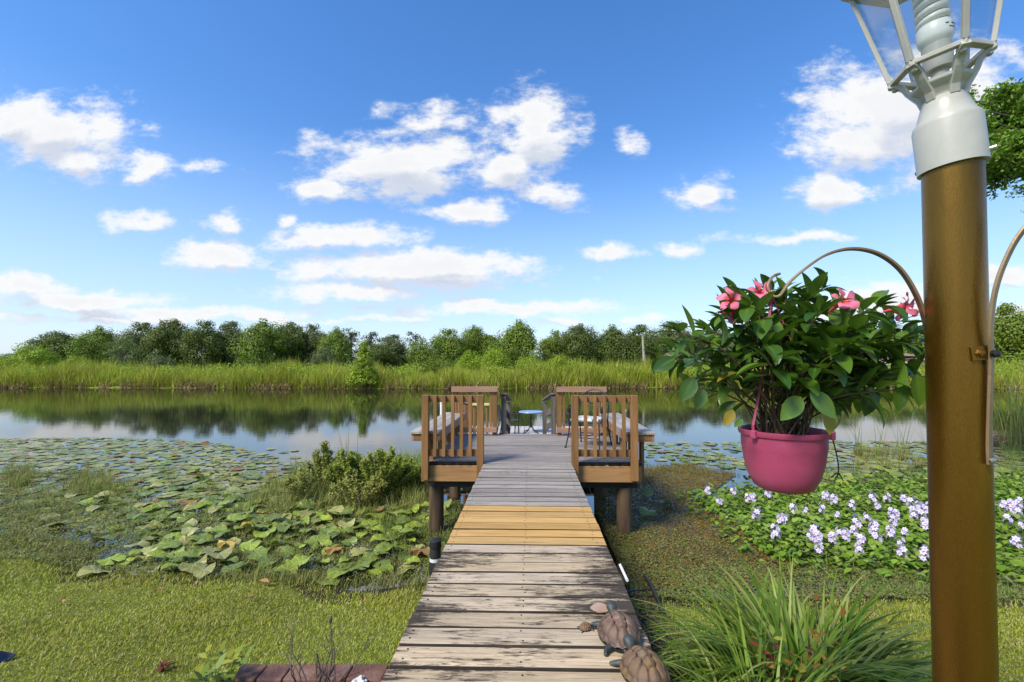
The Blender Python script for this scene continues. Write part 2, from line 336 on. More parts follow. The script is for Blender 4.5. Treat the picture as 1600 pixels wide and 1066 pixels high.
def pad_mat(name, a, b2, rough=.33):
    m, T, b = newmat(name)
    co = T.new('ShaderNodeTexCoord').outputs['Object']
    oi = T.new('ShaderNodeObjectInfo')
    g = T.new('ShaderNodeNewGeometry')
    n = T.noise(co, 2.6, 6, .65, .4, w=T.math('MULTIPLY', g.outputs['Random Per Island'], 40.))
    col = T.ramp(n, [(.3, a), (.7, b2)])
    at = T.new('ShaderNodeAttribute', attribute_name='vein')
    col = T.mix(T.math('MULTIPLY', at.outputs['Fac'], .45), col, tuple(min(1, c*1.9+.02) for c in b2))
    hs = T.new('ShaderNodeHueSaturation'); T.link(col, hs.inputs['Color'])
    T.link(T.math('MULTIPLY_ADD', oi.outputs['Random'], .5, .75), hs.inputs['Value'])
    sp = T.noise(co, 11, 5, .7, w=T.math('MULTIPLY', oi.outputs['Random'], 20.))
    col = T.mix(T.math('MULTIPLY', T.smooth(sp, .66, .74), .7), hs.outputs[0], (.12, .075, .03))
    T.link(col, b.inputs['Base Color'])
    b.inputs['Roughness'].default_value = rough; b.inputs['Specular IOR Level'].default_value = .35
    bp = T.new('ShaderNodeBump'); bp.inputs['Strength'].default_value = .3; bp.inputs['Distance'].default_value = .02
    T.link(T.math('ADD', n, at.outputs['Fac']), bp.inputs['Height']); T.link(bp.outputs[0], b.inputs['Normal'])
    tr = T.new('ShaderNodeBsdfTranslucent'); T.link(col, tr.inputs[0])
    mx = T.new('ShaderNodeMixShader'); mx.inputs[0].default_value = .18
    T.link(b.outputs[0], mx.inputs[1]); T.link(tr.outputs[0], mx.inputs[2]); T.link(mx.outputs[0], T.n['Material Output'].inputs[0])
    return m
M['pad_green'] = pad_mat('lily_pad_green', (.14, .19, .03), (.21, .27, .055))
M['pad_olive'] = pad_mat('lily_pad_olive', (.22, .225, .055), (.31, .30, .09))
M['pad_yellow'] = pad_mat('lily_pad_yellow_green', (.30, .31, .09), (.40, .39, .15))
M['pad_bright'] = pad_mat('lily_pad_bright_green', (.19, .26, .025), (.29, .36, .045))
M['pad_brown'] = pad_mat('lily_pad_withered', (.20, .10, .035), (.36, .22, .07), .7)
M['pad_gold'] = pad_mat('lily_pad_golden', (.40, .27, .05), (.55, .40, .10), .6)
def mand_leaf(name, a, b2, rib):
    m, T, b = newmat(name)
    g = T.new('ShaderNodeNewGeometry')
    col = T.ramp(g.outputs['Random Per Island'], [(.2, a), (.8, b2)])
    at = T.new('ShaderNodeAttribute', attribute_name='vein')
    col = T.mix(T.math('MULTIPLY', T.smooth(at.outputs['Fac'], .4, 1.0), .5), col, rib)
    T.link(col, b.inputs['Base Color'])
    b.inputs['Roughness'].default_value = .30; b.inputs['Specular IOR Level'].default_value = .5
    bp = T.new('ShaderNodeBump'); bp.inputs['Strength'].default_value = .25; bp.inputs['Distance'].default_value = .004
    T.link(T.noise(T.new('ShaderNodeTexCoord').outputs['Object'], 60, 3, .6), bp.inputs['Height']); T.link(bp.outputs[0], b.inputs['Normal'])
    tr = T.new('ShaderNodeBsdfTranslucent'); T.link(T.mix(.5, col, (.16, .30, .02)), tr.inputs[0])
    mx = T.new('ShaderNodeMixShader'); mx.inputs[0].default_value = .24
    T.link(b.outputs[0], mx.inputs[1]); T.link(tr.outputs[0], mx.inputs[2]); T.link(mx.outputs[0], T.n['Material Output'].inputs[0])
    return m
M['mand'] = mand_leaf('glossy_dark_leaf', (.03, .085, .009), (.10, .19, .02), (.17, .25, .06))
M['mand_y'] = mand_leaf('yellowed_leaf', (.40, .24, .02), (.30, .26, .03), (.20, .22, .04))
def petal_mat():
    m, T, b = newmat('pink_petal')
    at = T.new('ShaderNodeAttribute', attribute_name='vein')
    col = T.ramp(at.outputs['Fac'], [(0., (.82, .22, .32)), (.45, (.78, .12, .24)), (.8, (.74, .09, .12)), (1., (.80, .36, .06))])
    T.link(col, b.inputs['Base Color']); b.inputs['Roughness'].default_value = .5
    tr = T.new('ShaderNodeBsdfTranslucent'); T.link(col, tr.inputs[0])
    mx = T.new('ShaderNodeMixShader'); mx.inputs[0].default_value = .3
    T.link(b.outputs[0], mx.inputs[1]); T.link(tr.outputs[0], mx.inputs[2]); T.link(mx.outputs[0], T.n['Material Output'].inputs[0])
    return m
M['petal'] = petal_mat()
def glass_mat():
    m, T, b = newmat('clear_pane')
    T.n.remove(b)
    t = T.new('ShaderNodeBsdfTransparent'); t.inputs[0].default_value = (.94, .96, .97, 1)
    g = T.new('ShaderNodeBsdfGlossy'); g.inputs['Roughness'].default_value = .05
    f = T.new('ShaderNodeFresnel'); T.link(T.math('MULTIPLY_ADD', T.new('ShaderNodeNewGeometry').outputs['Backfacing'], 1/1.5-1.5, 1.5), f.inputs[0])
    mx = T.new('ShaderNodeMixShader'); T.link(f.outputs[0], mx.inputs[0]); T.link(t.outputs[0], mx.inputs[1]); T.link(g.outputs[0], mx.inputs[2])
    T.link(mx.outputs[0], T.n['Material Output'].inputs[0]); return m
M['glass'] = glass_mat()
M['bulb'] = pmat('frosted_bulb_tube', [(.3, (.70, .72, .66)), (.7, (.80, .82, .76))], 5, 4, .3, .03, rv=.02, spec=.5)
def water_mat():
    m, T, b = newmat('pond_water')
    T.n.remove(b)
    co = T.new('ShaderNodeTexCoord').outputs['Object']
    n = T.noise(T.vmath('MULTIPLY', co, (.8, 2.6, 1)), 1.5, 4, .55)
    n2 = T.noise(T.vmath('MULTIPLY', co, (.05, .12, 1)), 1.0, 3, .5)
    bp = T.new('ShaderNodeBump'); bp.inputs['Distance'].default_value = .02
    T.link(T.math('MULTIPLY_ADD', n2, .10, .02), bp.inputs['Strength']); T.link(n, bp.inputs['Height'])
    d = T.new('ShaderNodeBsdfDiffuse'); T.link(T.ramp(T.noise(co, .6, 5, .6), [(.3, (.012, .013, .008)), (.7, (.028, .026, .015))]), d.inputs[0])
    g = T.new('ShaderNodeBsdfGlossy'); g.inputs['Roughness'].default_value = .035; g.inputs[0].default_value = (.96, .96, .96, 1)
    f = T.new('ShaderNodeFresnel'); f.inputs[0].default_value = 3.8
    for q in (d, g, f): T.link(bp.outputs[0], q.inputs['Normal'])
    mx = T.new('ShaderNodeMixShader'); T.link(f.outputs[0], mx.inputs[0]); T.link(d.outputs[0], mx.inputs[1]); T.link(g.outputs[0], mx.inputs[2])
    T.link(mx.outputs[0], T.n['Material Output'].inputs[0]); return m
M['water'] = water_mat()
def ground_mat():
    m, T, b = newmat('earth_and_turf')
    co = T.new('ShaderNodeTexCoord').outputs['Object']
    at = T.new('ShaderNodeAttribute', attribute_name='mud').outputs['Fac']
    a2 = T.new('ShaderNodeAttribute', attribute_name='meadow').outputs['Fac']
    n = T.noise(co, 3, 8, .65); nf = T.noise(co, 55, 6, .7)
    turf = T.ramp(T.math('MULTIPLY_ADD', nf, .6, T.math('MULTIPLY', n, .4)), [(.35, (.09, .115, .014)), (.55, (.19, .215, .028)), (.7, (.36, .33, .10))])
    mud = T.ramp(T.math('MULTIPLY_ADD', nf, .6, T.math('MULTIPLY', n, .4)), [(.38, (.014, .010, .007)), (.55, (.050, .036, .022)), (.7, (.15, .11, .07))])
    mea = T.ramp(T.noise(co, .15, 6, .6), [(.35, (.10, .15, .02)), (.65, (.22, .22, .05))])
    k = T.smooth(T.math('MULTIPLY_ADD', n, .6, T.math('SUBTRACT', at, .3)), .25, .6)
    col = T.mix(k, turf, mud); col = T.mix(a2, col, mea)
    T.link(col, b.inputs['Base Color']); b.inputs['Roughness'].default_value = .9; b.inputs['Specular IOR Level'].default_value = .2
    bp = T.new('ShaderNodeBump'); bp.inputs['Strength'].default_value = .8; bp.inputs['Distance'].default_value = .02
    T.link(nf, bp.inputs['Height']); T.link(bp.outputs[0], b.inputs['Normal'])
    return m
M['ground'] = ground_mat()

def add_groove(m):
    T = NT(m.node_tree); b = T.n['Principled BSDF']; l = b.inputs['Base Color'].links[0]; src = l.from_socket
    at = T.new('ShaderNodeAttribute', attribute_name='groove').outputs['Fac']
    n = T.noise(T.new('ShaderNodeTexCoord').outputs['Object'], 30, 5, .7)
    col = T.mix(T.math('MULTIPLY', at, .85), src, (.022, .016, .012))
    col = T.mix(T.math('MULTIPLY', T.smooth(n, .58, .72), .4), col, (.22, .18, .14))
    T.link(col, b.inputs['Base Color'])
for k in ('shell', 'shell_olive'): add_groove(M[k])
# ------------------------------------------------------------------ mesh helpers
def finish(name, me, mats, parent=None, bevel=0., smooth=False, bseg=2):
    o = bpy.data.objects.new(name, me); COL.objects.link(o)
    for m in mats: me.materials.append(M[m] if isinstance(m, str) else m)
    if smooth: me.polygons.foreach_set('use_smooth', [True]*len(me.polygons))
    if parent: attach(o, parent)
    if bevel:
        b = o.modifiers.new('bevel', 'BEVEL'); b.width = bevel; b.segments = bseg; b.limit_method = 'ANGLE'
    return o
def attach(o, parent):
    """parent o but leave its world place as built"""
    o.parent = parent
    o.matrix_parent_inverse = Matrix.Translation(-Vector(parent.location)) if parent.parent is None else Matrix.Identity(4)
def np_mesh(name, V, faces, mats, parent=None, mi=None, smooth=False, attrs=None):
    me = bpy.data.meshes.new(name)
    V = np.asarray(V, np.float32); me.vertices.add(len(V)); me.vertices.foreach_set('co', V.ravel())
    faces = [np.asarray(f, np.int32) for f in faces if len(f)]
    me.loops.add(sum(f.size for f in faces)); me.loops.foreach_set('vertex_index', np.concatenate([f.ravel() for f in faces]))
    tot = np.concatenate([np.full(len(f), f.shape[1], np.int32) for f in faces])
    st = np.concatenate([[0], np.cumsum(tot)[:-1]]).astype(np.int32)
    me.polygons.add(len(tot)); me.polygons.foreach_set('loop_start', st); me.polygons.foreach_set('loop_total', tot)
    if mi is not None: me.polygons.foreach_set('material_index', np.concatenate([np.broadcast_to(np.asarray(a, np.int32), (len(f),)) for a, f in zip(mi, faces)]).astype(np.int32))
    for k, a in (attrs or {}).items():
        at = me.attributes.new(k, 'FLOAT', 'POINT'); at.data.foreach_set('value', np.asarray(a, np.float32))
    me.update(calc_edges=True)
    return finish(name, me, mats, parent, 0, smooth)
class MB:
    def __init__(s): s.V = []; s.F = []; s.M = []; s.R = []; s.fixed = None
    def add(s, vs, fs, m=0, r=None):
        b = len(s.V); s.V += [tuple(v) for v in vs]; s.F += [[b+i for i in f] for f in fs]; s.M += [m]*len(fs)
        s.R += [rnd.random() if r is None else r]*len(vs); return s
    def box(s, c, size, rot=None, m=0, r=None, edge=None):
        if edge is not None:          # a board: its long edges take the second material
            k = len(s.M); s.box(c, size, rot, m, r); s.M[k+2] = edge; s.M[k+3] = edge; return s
        hx, hy, hz = size[0]/2, size[1]/2, size[2]/2
        vs = [Vector((x*hx, y*hy, z*hz)) for z in (-1, 1) for y in (-1, 1) for x in (-1, 1)]
        if rot is not None: vs = [rot @ v for v in vs]
        vs = [v+Vector(c) for v in vs]
        return s.add(vs, [(0, 2, 3, 1), (4, 5, 7, 6), (0, 1, 5, 4), (2, 6, 7, 3), (0, 4, 6, 2), (1, 3, 7, 5)], m, r)
    def bar(s, p0, p1, w, h, m=0, up=(0, 0, 1), r=None):
        p0, p1 = Vector(p0), Vector(p1); y = (p1-p0); L = y.length; y.normalize()
        x = y.cross(Vector(up)); x = x.normalized() if x.length > 1e-5 else Vector((1, 0, 0)); z = x.cross(y)
        R = Matrix((x, y, z)).transposed()
        return s.box((p0+p1)/2, (w, L, h), R, m, r)
    def tube(s, pts, rad, n=8, m=0, cap=True, flat=None, side=None, r=None):
        """swept ring; flat=(w,t) makes a flat bar whose width runs along side"""
        pts = [Vector(p) for p in pts]; k = len(pts); rs = rad if isinstance(rad, (list, tuple)) else [rad]*k
        vs = []; prev = None
        for i, p in enumerate(pts):
            t = (pts[min(i+1, k-1)]-pts[max(i-1, 0)]).normalized()
            a = Vector(side) if side is not None else (prev or (Vector((0, 0, 1)) if abs(t.z) < .9 else Vector((1, 0, 0))))
            a = (a-t*a.dot(t)).normalized(); b = t.cross(a); prev = a
            for j in range(n):
                an = 2*PI*(j+.5)/n if flat else 2*PI*j/n
                if flat:
                    c, q = math.cos(an), math.sin(an); kx = max(abs(c), abs(q)) if n == 4 else 1
                    vs.append(p + a*(c/kx*flat[0]/2) + b*(q/kx*flat[1]/2))
                else: vs.append(p + a*math.cos(an)*rs[i] + b*math.sin(an)*rs[i])
        fs = [(i*n+j, i*n+(j+1) % n, (i+1)*n+(j+1) % n, (i+1)*n+j) for i in range(k-1) for j in range(n)]
        if cap: fs += [tuple(reversed(range(n))), tuple(range((k-1)*n, k*n))]
        return s.add(vs, fs, m, r)
    def lathe(s, prof, n=24, c=(0, 0, 0), rot=None, m=0, r=None, squash=1., phase=0.):
        vs = []
        for (q, z) in prof:
            for j in range(n):
                a = 2*PI*j/n+phase; v = Vector((q*math.cos(a), q*math.sin(a)*squash, z))
                if rot is not None: v = rot @ v
                vs.append(v+Vector(c))
        fs = [(i*n+j, i*n+(j+1) % n, (i+1)*n+(j+1) % n, (i+1)*n+j) for i in range(len(prof)-1) for j in range(n)]
        if prof[0][0] > 1e-4: fs.append(tuple(reversed(range(n))))
        if prof[-1][0] > 1e-4: fs.append(tuple(range((len(prof)-1)*n, len(prof)*n)))
        return s.add(vs, fs, m, r)
    def grid(s, fn, nu, nv, m=0, r=None):
        vs = [fn(i/nu, j/nv) for j in range(nv+1) for i in range(nu+1)]
        fs = [(j*(nu+1)+i, j*(nu+1)+i+1, (j+1)*(nu+1)+i+1, (j+1)*(nu+1)+i) for j in range(nv) for i in range(nu)]
        return s.add(vs, fs, m, r)
    def build(s, name, mats, parent=None, bevel=0., smooth=False, bseg=2):
        me = bpy.data.meshes.new(name); me.from_pydata(s.V, [], s.F); me.update()
        me.polygons.foreach_set('material_index', s.M)
        a = me.attributes.new('rnd', 'FLOAT', 'POINT'); a.data.foreach_set('value', s.R)
        if smooth:
            pass
        o = finish(name, me, mats if isinstance(mats, (list, tuple)) else [mats], parent, bevel, smooth, bseg)
        if smooth: bm_smooth(me)
        return o
def bm_smooth(me, ang=40):
    bm = bmesh.new(); bm.from_mesh(me); ca = math.radians(ang)
    for e in bm.edges:
        e.smooth = len(e.link_faces) == 2 and e.calc_face_angle(0) < ca
    bm.to_mesh(me); bm.free()
def tag(o, label=None, cat=None, group=None, kind=None):
    if label: o['label'] = label
    if cat: o['category'] = cat
    if group: o['group'] = group
    if kind: o['kind'] = kind
    return o
def thing(name, label, cat, loc=(0, 0, 0), group=None):
    o = bpy.data.objects.new(name, None); COL.objects.link(o); o.location = loc; o.empty_display_size = .1
    return tag(o, label, cat, group)
def dup(root, loc=None, rotz=None, scale=None, label=None):
    def cp(o, par):
        c = o.copy(); COL.objects.link(c)
        if par: c.parent = par; c.matrix_parent_inverse = o.matrix_parent_inverse.copy()
        for ch in list(o.children): cp(ch, c)
        return c
    r = cp(root, None)
    if loc is not None: r.location = loc
    if rotz is not None: r.rotation_euler = (0, 0, rotz)
    if scale is not None: r.scale = (scale,)*3 if isinstance(scale, (int, float)) else scale
    if label: r['label'] = label
    return r
def holder(name, parent):
    """a part that is only the sum of its sub-parts"""
    o = bpy.data.objects.new(name, None); COL.objects.link(o); o.empty_display_size = .05; attach(o, parent); return o
# ---- bulk foliage
def frames(n, N):
    a = rng.normal(size=(n, 3)); a -= (a*N).sum(1, keepdims=True)*N
    a /= np.linalg.norm(a, axis=1, keepdims=True)+1e-9
    return a, np.cross(N, a)
def unit(v): return v/(np.linalg.norm(v, axis=1, keepdims=True)+1e-9)
def diamonds(C, L, Wd, N, along=None):
    n = len(C); N = unit(N)
    if along is None: t, b = frames(n, N)
    else:
        t = along-(along*N).sum(1, keepdims=True)*N; t = unit(t); b = np.cross(N, t)
    L = np.asarray(L).reshape(-1, 1); Wd = np.asarray(Wd).reshape(-1, 1)
    V = np.stack([C-t*L/2, C+b*Wd/2-t*L*.05, C+t*L/2, C-b*Wd/2-t*L*.05], 1).reshape(-1, 3)
    return V, np.arange(4*n).reshape(n, 4)
def hexleaf(C, L, Wd, N, along=None, cup=.0):
    n = len(C); N = unit(N)
    if along is None: t, b = frames(n, N)
    else:
        t = along-(along*N).sum(1, keepdims=True)*N; t = unit(t); b = np.cross(N, t)
    L = np.asarray(L).reshape(-1, 1); Wd = np.asarray(Wd).reshape(-1, 1)
    k = N*Wd*cup
    V = np.stack([C-t*L/2, C+b*Wd/2-t*L*.2+k, C+b*Wd*.42+t*L*.2+k, C+t*L/2, C-b*Wd*.42+t*L*.2+k, C-b*Wd/2-t*L*.2+k], 1).reshape(-1, 3)
    return V, np.arange(6*n).reshape(n, 6)
def blades(B, L, Wd, az, lean, curl, segs=3, twist=.5):
    """grass blades: base B, length, width, azimuth they lean to, lean (sine at base), curl outwards"""
    n = len(B); L = np.broadcast_to(np.asarray(L, float), (n,)); Wd = np.broadcast_to(np.asarray(Wd, float), (n,))
    lean = np.broadcast_to(np.asarray(lean, float), (n,)); curl = np.broadcast_to(np.asarray(curl, float), (n,))
    H = np.stack([np.cos(az), np.sin(az), 0*az], 1)
    sd = az+PI/2+rng.normal(0, twist, n); S = np.stack([np.cos(sd), np.sin(sd), 0*sd], 1)
    a0 = np.arcsin(np.clip(lean, 0, .98)); pos = B.copy(); rows = []
    for i in range(segs+1):
        t = i/segs; w = (Wd*(1-t**1.6)*.5)[:, None]
        if i == segs: rows.append([pos.copy()])
        else: rows.append([pos-S*w, pos+S*w])
        ang = a0+curl*(t+.5/segs)
        pos = pos+(H*np.sin(ang)[:, None]+np.array([0, 0, 1.])*np.cos(ang)[:, None])*(L/segs)[:, None]
    flat = [q for r in rows for q in r]; k = len(flat)
    V = np.stack(flat, 1).reshape(-1, 3); base = (np.arange(n)*k)[:, None]
    quads = np.concatenate([base+np.array([[2*i, 2*i+1, 2*i+3, 2*i+2]]) for i in range(segs-1)], 0) if segs > 1 else np.zeros((0, 4), int)
    tris = base+np.array([[2*segs-2, 2*segs-1, 2*segs]])
    return V, quads, tris
def join(parts):
    """parts: list of (V, [faces]) -> V, faces merged by arity"""
    Vs = []; by = {}; off = 0
    for V, fs in parts:
        if isinstance(fs, np.ndarray): fs = [fs]
        for f in fs:
            f = np.asarray(f)
            if f.size: by.setdefault(f.shape[1], []).append(f+off)
        Vs.append(V); off += len(V)
    return np.concatenate(Vs), [np.concatenate(by[k]) for k in sorted(by)]
# ------------------------------------------------------------------ terrain and water
def shore(x):
    """y of the near waterline"""
    x = np.asarray(x, float)
    left = 4.75+.75*np.clip((-x-3.4)/2.2, 0, 1.4)+.18*np.sin(x*1.9+1)+.1*np.sin(x*4.3)
    right = 4.55+.10*np.sin(x*2.3)+.30*np.clip((x-3)/3, 0, 1.5)
    k = np.clip((x+.6)/1.2, 0, 1); return left*(1-k)+right*k
def ground_z(x, y):
    x = np.asarray(x, float); y = np.asarray(y, float)
    t = np.clip((y-1.7)/(shore(x)-1.7), 0, 1)
    z = .80*(1-t)**1.15 + .02*np.sin(x*3.1+y*2)*np.sin(y*2.7)*(t < .9)
    z = np.where(y > shore(x), -.55*(1-np.exp(-(y-shore(x))/1.6)), z)
    z = np.where(y < 1.7, .80+.01*np.sin(x*5), z)
    d = y-(44.5+.012*x+.8*np.sin(x*.11))
    z = np.where(d > -3, np.maximum(z, -.8+.25*np.clip(d+3, 0, 3.4)), z)
    z = np.where(d > .4, np.minimum(.05+.1*np.clip(d, 0, 80), .3)+.012*np.clip(d, 0, 80), z)
    return z
def build_ground():
    ys = np.concatenate([np.array([-60, -20, -8, -3, -1]), np.arange(0, 10, .1), np.arange(10, 40, 2.), np.arange(40, 52, .5), np.array([55, 60, 70, 85, 100, 140, 200, 400, 900, 2500])])
    xs = np.concatenate([-np.array([2500, 900, 400, 200, 120, 80, 50, 30, 20, 14, 11]), np.arange(-9, 9.01, .12), np.array([11, 14, 20, 30, 50, 80, 120, 200, 400, 900, 2500])])
    X, Y = np.meshgrid(xs, ys); Z = ground_z(X, Y)
    V = np.stack([X, Y, Z], -1).reshape(-1, 3); nx = len(xs)
    i = np.arange((len(ys)-1)*(nx-1)); r, c = i//(nx-1), i % (nx-1); a = r*nx+c
    F = np.stack([a, a+1, a+nx+1, a+nx], 1)
    x, y = V[:, 0], V[:, 1]
    mud = np.clip(1-(shore(x)-.25-y)/.35, 0, 1)*(y < 40)
    bed = ((x > .55) & (x < 1.05+.12*np.sin(y*5)) & (y > 1.5) & (y < 5))*1.
    bed2 = ((x > .55) & (x < 2.0) & (y > 1.6) & (y < 3.1))*.9
    bedl = ((x > -1.6) & (x < -.5) & (y < 2.0))*1.
    mud = np.maximum.reduce([mud, bed, bed2, bedl, (np.abs(x+.03) < .62)*1.*(y < 10)])
    o = np_mesh('ground', V, [F], ['ground'], attrs={'mud': mud, 'meadow': (y > 42)*1.}, smooth=True)
    tag(o, kind='structure')
build_ground()
wv = [(-900, -2, 0), (900, -2, 0), (900, 60, 0), (-900, 60, 0)]
mb = MB(); xs_ = [-900, -200, -60, -20, 0, 20, 60, 200, 900]
mb.grid(lambda u, v: (-900+1800*u, 3.5+44.5*v, 0.0), 60, 12); tag(mb.build('pond_water', 'water'), kind='structure')

# ------------------------------------------------------------------ boardwalk
WX, WH, WZ = -.027, .573, .98                 # centre line, half width, top
Y0, Y1 = .9, 5.93                             # its two ends
t = thing('boardwalk', 'plank boardwalk from the lawn out to the deck, with one band of new yellow boards', 'boardwalk', (WX, Y0, 0))
pitch = .1455
ynew0 = PZ(800, 854.5, WZ).y; ynew1 = PZ(800, 787, WZ).y
tan_, grey_, new_, nails = MB(), MB(), MB(), MB()
y = Y0; tilt = math.radians(-.35)
while y < Y1-.02:
    yc = y+pitch/2; jw = rnd.uniform(-.003, .003); dz = rnd.uniform(-.003, .003)
    dst = new_ if ynew0 < yc < ynew1 else (tan_ if yc < ynew0+.02 else grey_)
    wd = pitch-rnd.uniform(.012, .022) if dst is not new_ else pitch-.013
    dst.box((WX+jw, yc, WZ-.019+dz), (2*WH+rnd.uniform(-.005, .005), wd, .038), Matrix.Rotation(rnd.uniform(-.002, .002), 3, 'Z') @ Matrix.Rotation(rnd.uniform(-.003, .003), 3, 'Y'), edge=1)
    for sx in (-.53, -.01, .5):
        for k in (-.03, .035):
            nails.lathe([(.0045, 0), (.0045, .0018), (0, .0025)], 6, (WX+sx+rnd.uniform(-.01, .01), yc+k+rnd.uniform(-.008, .008), WZ+dz+.0005))
    y += pitch
tag(tan_.build('old_boards', ['board_tan', 'edge_dark'], t, .003), 'bleached tan boards blotched with black mildew')
tag(grey_.build('grey_boards', ['board_grey', 'edge_dark'], t, .003), 'weathered grey boards next to the deck')
tag(new_.build('new_boards', ['board_new', 'edge_dark'], t, .003), 'new yellow pine boards')
tag(nails.build('nail_heads', 'dark_beam', t), kind='stuff')
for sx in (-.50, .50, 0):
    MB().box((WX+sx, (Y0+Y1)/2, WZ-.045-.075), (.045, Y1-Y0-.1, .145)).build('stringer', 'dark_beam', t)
for yy in (3.0, 4.4):
    for sx in (-.43, .43):
        MB().lathe([(.06, -.6), (.06, WZ-.05)], 12, (WX+sx, yy, 0)).build('support_post', 'pile', t, smooth=True)

# ------------------------------------------------------------------ deck
DF, DB, DL, DR = 5.95, 8.30, -1.395, 1.455     # front, back, left, right edges
deck = thing('deck', 'square timber deck on round piles with baluster railings and side benches', 'deck', (0, (DF+DB)/2, 0))
fl = MB(); y = DF
while y < DB-.01:
    wd = .137
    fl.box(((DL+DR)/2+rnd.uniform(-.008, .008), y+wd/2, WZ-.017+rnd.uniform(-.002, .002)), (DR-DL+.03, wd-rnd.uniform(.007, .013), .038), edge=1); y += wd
fl.build('floor_boards', ['deck_grey', 'edge_dark'], deck, .003)
for x0, x1 in ((DL, -.60), (.545, DR)):
    MB().box(((x0+x1)/2, DF-.022, WZ-.145), (x1-x0, .04, .205)).build('fascia', 'fascia', deck, .004)
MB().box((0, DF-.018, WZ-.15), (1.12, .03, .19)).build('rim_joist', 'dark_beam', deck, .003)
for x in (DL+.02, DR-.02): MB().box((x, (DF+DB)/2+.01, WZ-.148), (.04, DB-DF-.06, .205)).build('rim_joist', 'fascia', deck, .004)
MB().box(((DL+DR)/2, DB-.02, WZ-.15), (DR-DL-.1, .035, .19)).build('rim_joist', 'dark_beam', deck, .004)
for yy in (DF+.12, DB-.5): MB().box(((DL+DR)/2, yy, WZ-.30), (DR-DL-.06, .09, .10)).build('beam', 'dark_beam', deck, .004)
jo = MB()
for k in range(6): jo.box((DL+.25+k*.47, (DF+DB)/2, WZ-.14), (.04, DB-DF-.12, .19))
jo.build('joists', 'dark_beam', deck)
for (px, Y, rr) in ((682, DF+.14, .098), (975, DF+.14, .098), (711, DB-.5, .095), (937, DB-.5, .095)):
    x = PY(px, 780, Y).x
    MB().lathe([(rr*1.06, -.8), (rr*1.02, .2), (rr, WZ-.345)], 20, (x, Y, 0)).build('pile', 'pile', deck, smooth=True)
ztop = 1.87
def railing(x0, x1, Y, front, nbal, posts=(True, True)):
    h = holder('railing', deck)
    s = -1 if front else 1
    pw = .088
    for x, on in ((x0+pw/2, posts[0]), (x1-pw/2, posts[1])):
        if not on: continue
        zb = .77 if front else WZ
        yy = Y-.045-.044 if front else Y
        MB().box((x, yy, (zb+ztop)/2), (pw, pw, ztop-zb)).build('post', 'stain_wood', h, .006)
    a, b = (x0+pw, x1-pw) if front else (x0, x1)
    yr = Y-.045-.040 if front else Y+.0
    mt = 'stain_wood_x' if front else 'pink_wood'
    if front:
        MB().box(((a+b)/2, yr+.022, ztop-.050), (b-a-.002, .038, .09)).build('top_rail', mt, h, .004)
        MB().box(((a+b)/2, yr+.022, 1.115), (b-a-.002, .038, .088)).build('bottom_rail', mt, h, .004)
        for k in range(nbal):
            x = a+(b-a)*(k+.75)/(nbal+.5)
            MB().box((x, yr-.019, (1.075+ztop)/2-.004), (.042, .040, ztop-1.075)).build('baluster', 'stain_wood', h, .003)
    else:
        MB().box(((a+b)/2, yr-.066, ztop-.046), (b-a+.02, .038, .10)).build('top_rail', mt, h, .004)
        MB().box(((a+b)/2, yr-.066, 1.085), (b-a-.01, .038, .088)).build('bottom_rail', mt, h, .004)
        for k in range(nbal):
            x = a+(b-a)*(k+.6)/(nbal+.2)
            MB().box((x, yr-.025, (1.06+ztop)/2-.04), (.040, .038, ztop-1.10)).build('baluster', 'stain_wood', h, .003)
    return h
XL0, XL1 = PY(662, 700, DF).x, PY(757, 700, DF).x
XR0, XR1 = PY(892, 700, DF).x, PY(994, 700, DF).x
railing(XL0, XL1, DF, True, 5); railing(XR0, XR1, DF, True, 5)
railing(PY(707, 640, DB-.06).x, PY(777, 640, DB-.06).x, DB-.06, False, 4); railing(PY(870, 640, DB-.06).x, PY(946, 640, DB-.06).x, DB-.06, False, 4)
for s, xe in ((-1, DL), (1, DR)):
    h = holder('bench', deck)
    zs = 1.385; xo = xe+s*.18; xi = xe-s*.20
    st = MB()
    for k in range(3):
        w = .125; st.box((xi+s*(.063+k*.130), (DF+DB)/2+.02, zs-.018), (w, DB-DF+.10, .036))
    st.build('seat', 'bench_wood', h, .004)
    for xx in (xi, xo): MB().box((xx+ (s*.02 if xx == xi else -s*.02), (DF+DB)/2+.02, zs-.085), (.036, DB-DF+.06, .095)).build('apron', 'pink_wood', h, .003)
    MB().box(((xi+xo)/2, DF+.01, zs-.085), (abs(xo-xi)-.08, .036, .094)).build('apron', 'stain_wood_x', h, .003)
    for k in range(4):
        yy = DF+.14+k*.68
        MB().box((xe-s*.05, yy, (WZ+zs-.04)/2), (.085, .085, zs-.04-WZ)).build('bench_leg', 'stain_wood', h, .004)
        MB().box((xe+s*.045, yy, (WZ-.28+zs-.04)/2), (.04, .13, zs-.04-WZ+.28)).build('bench_leg', 'stain_wood', h, .004)

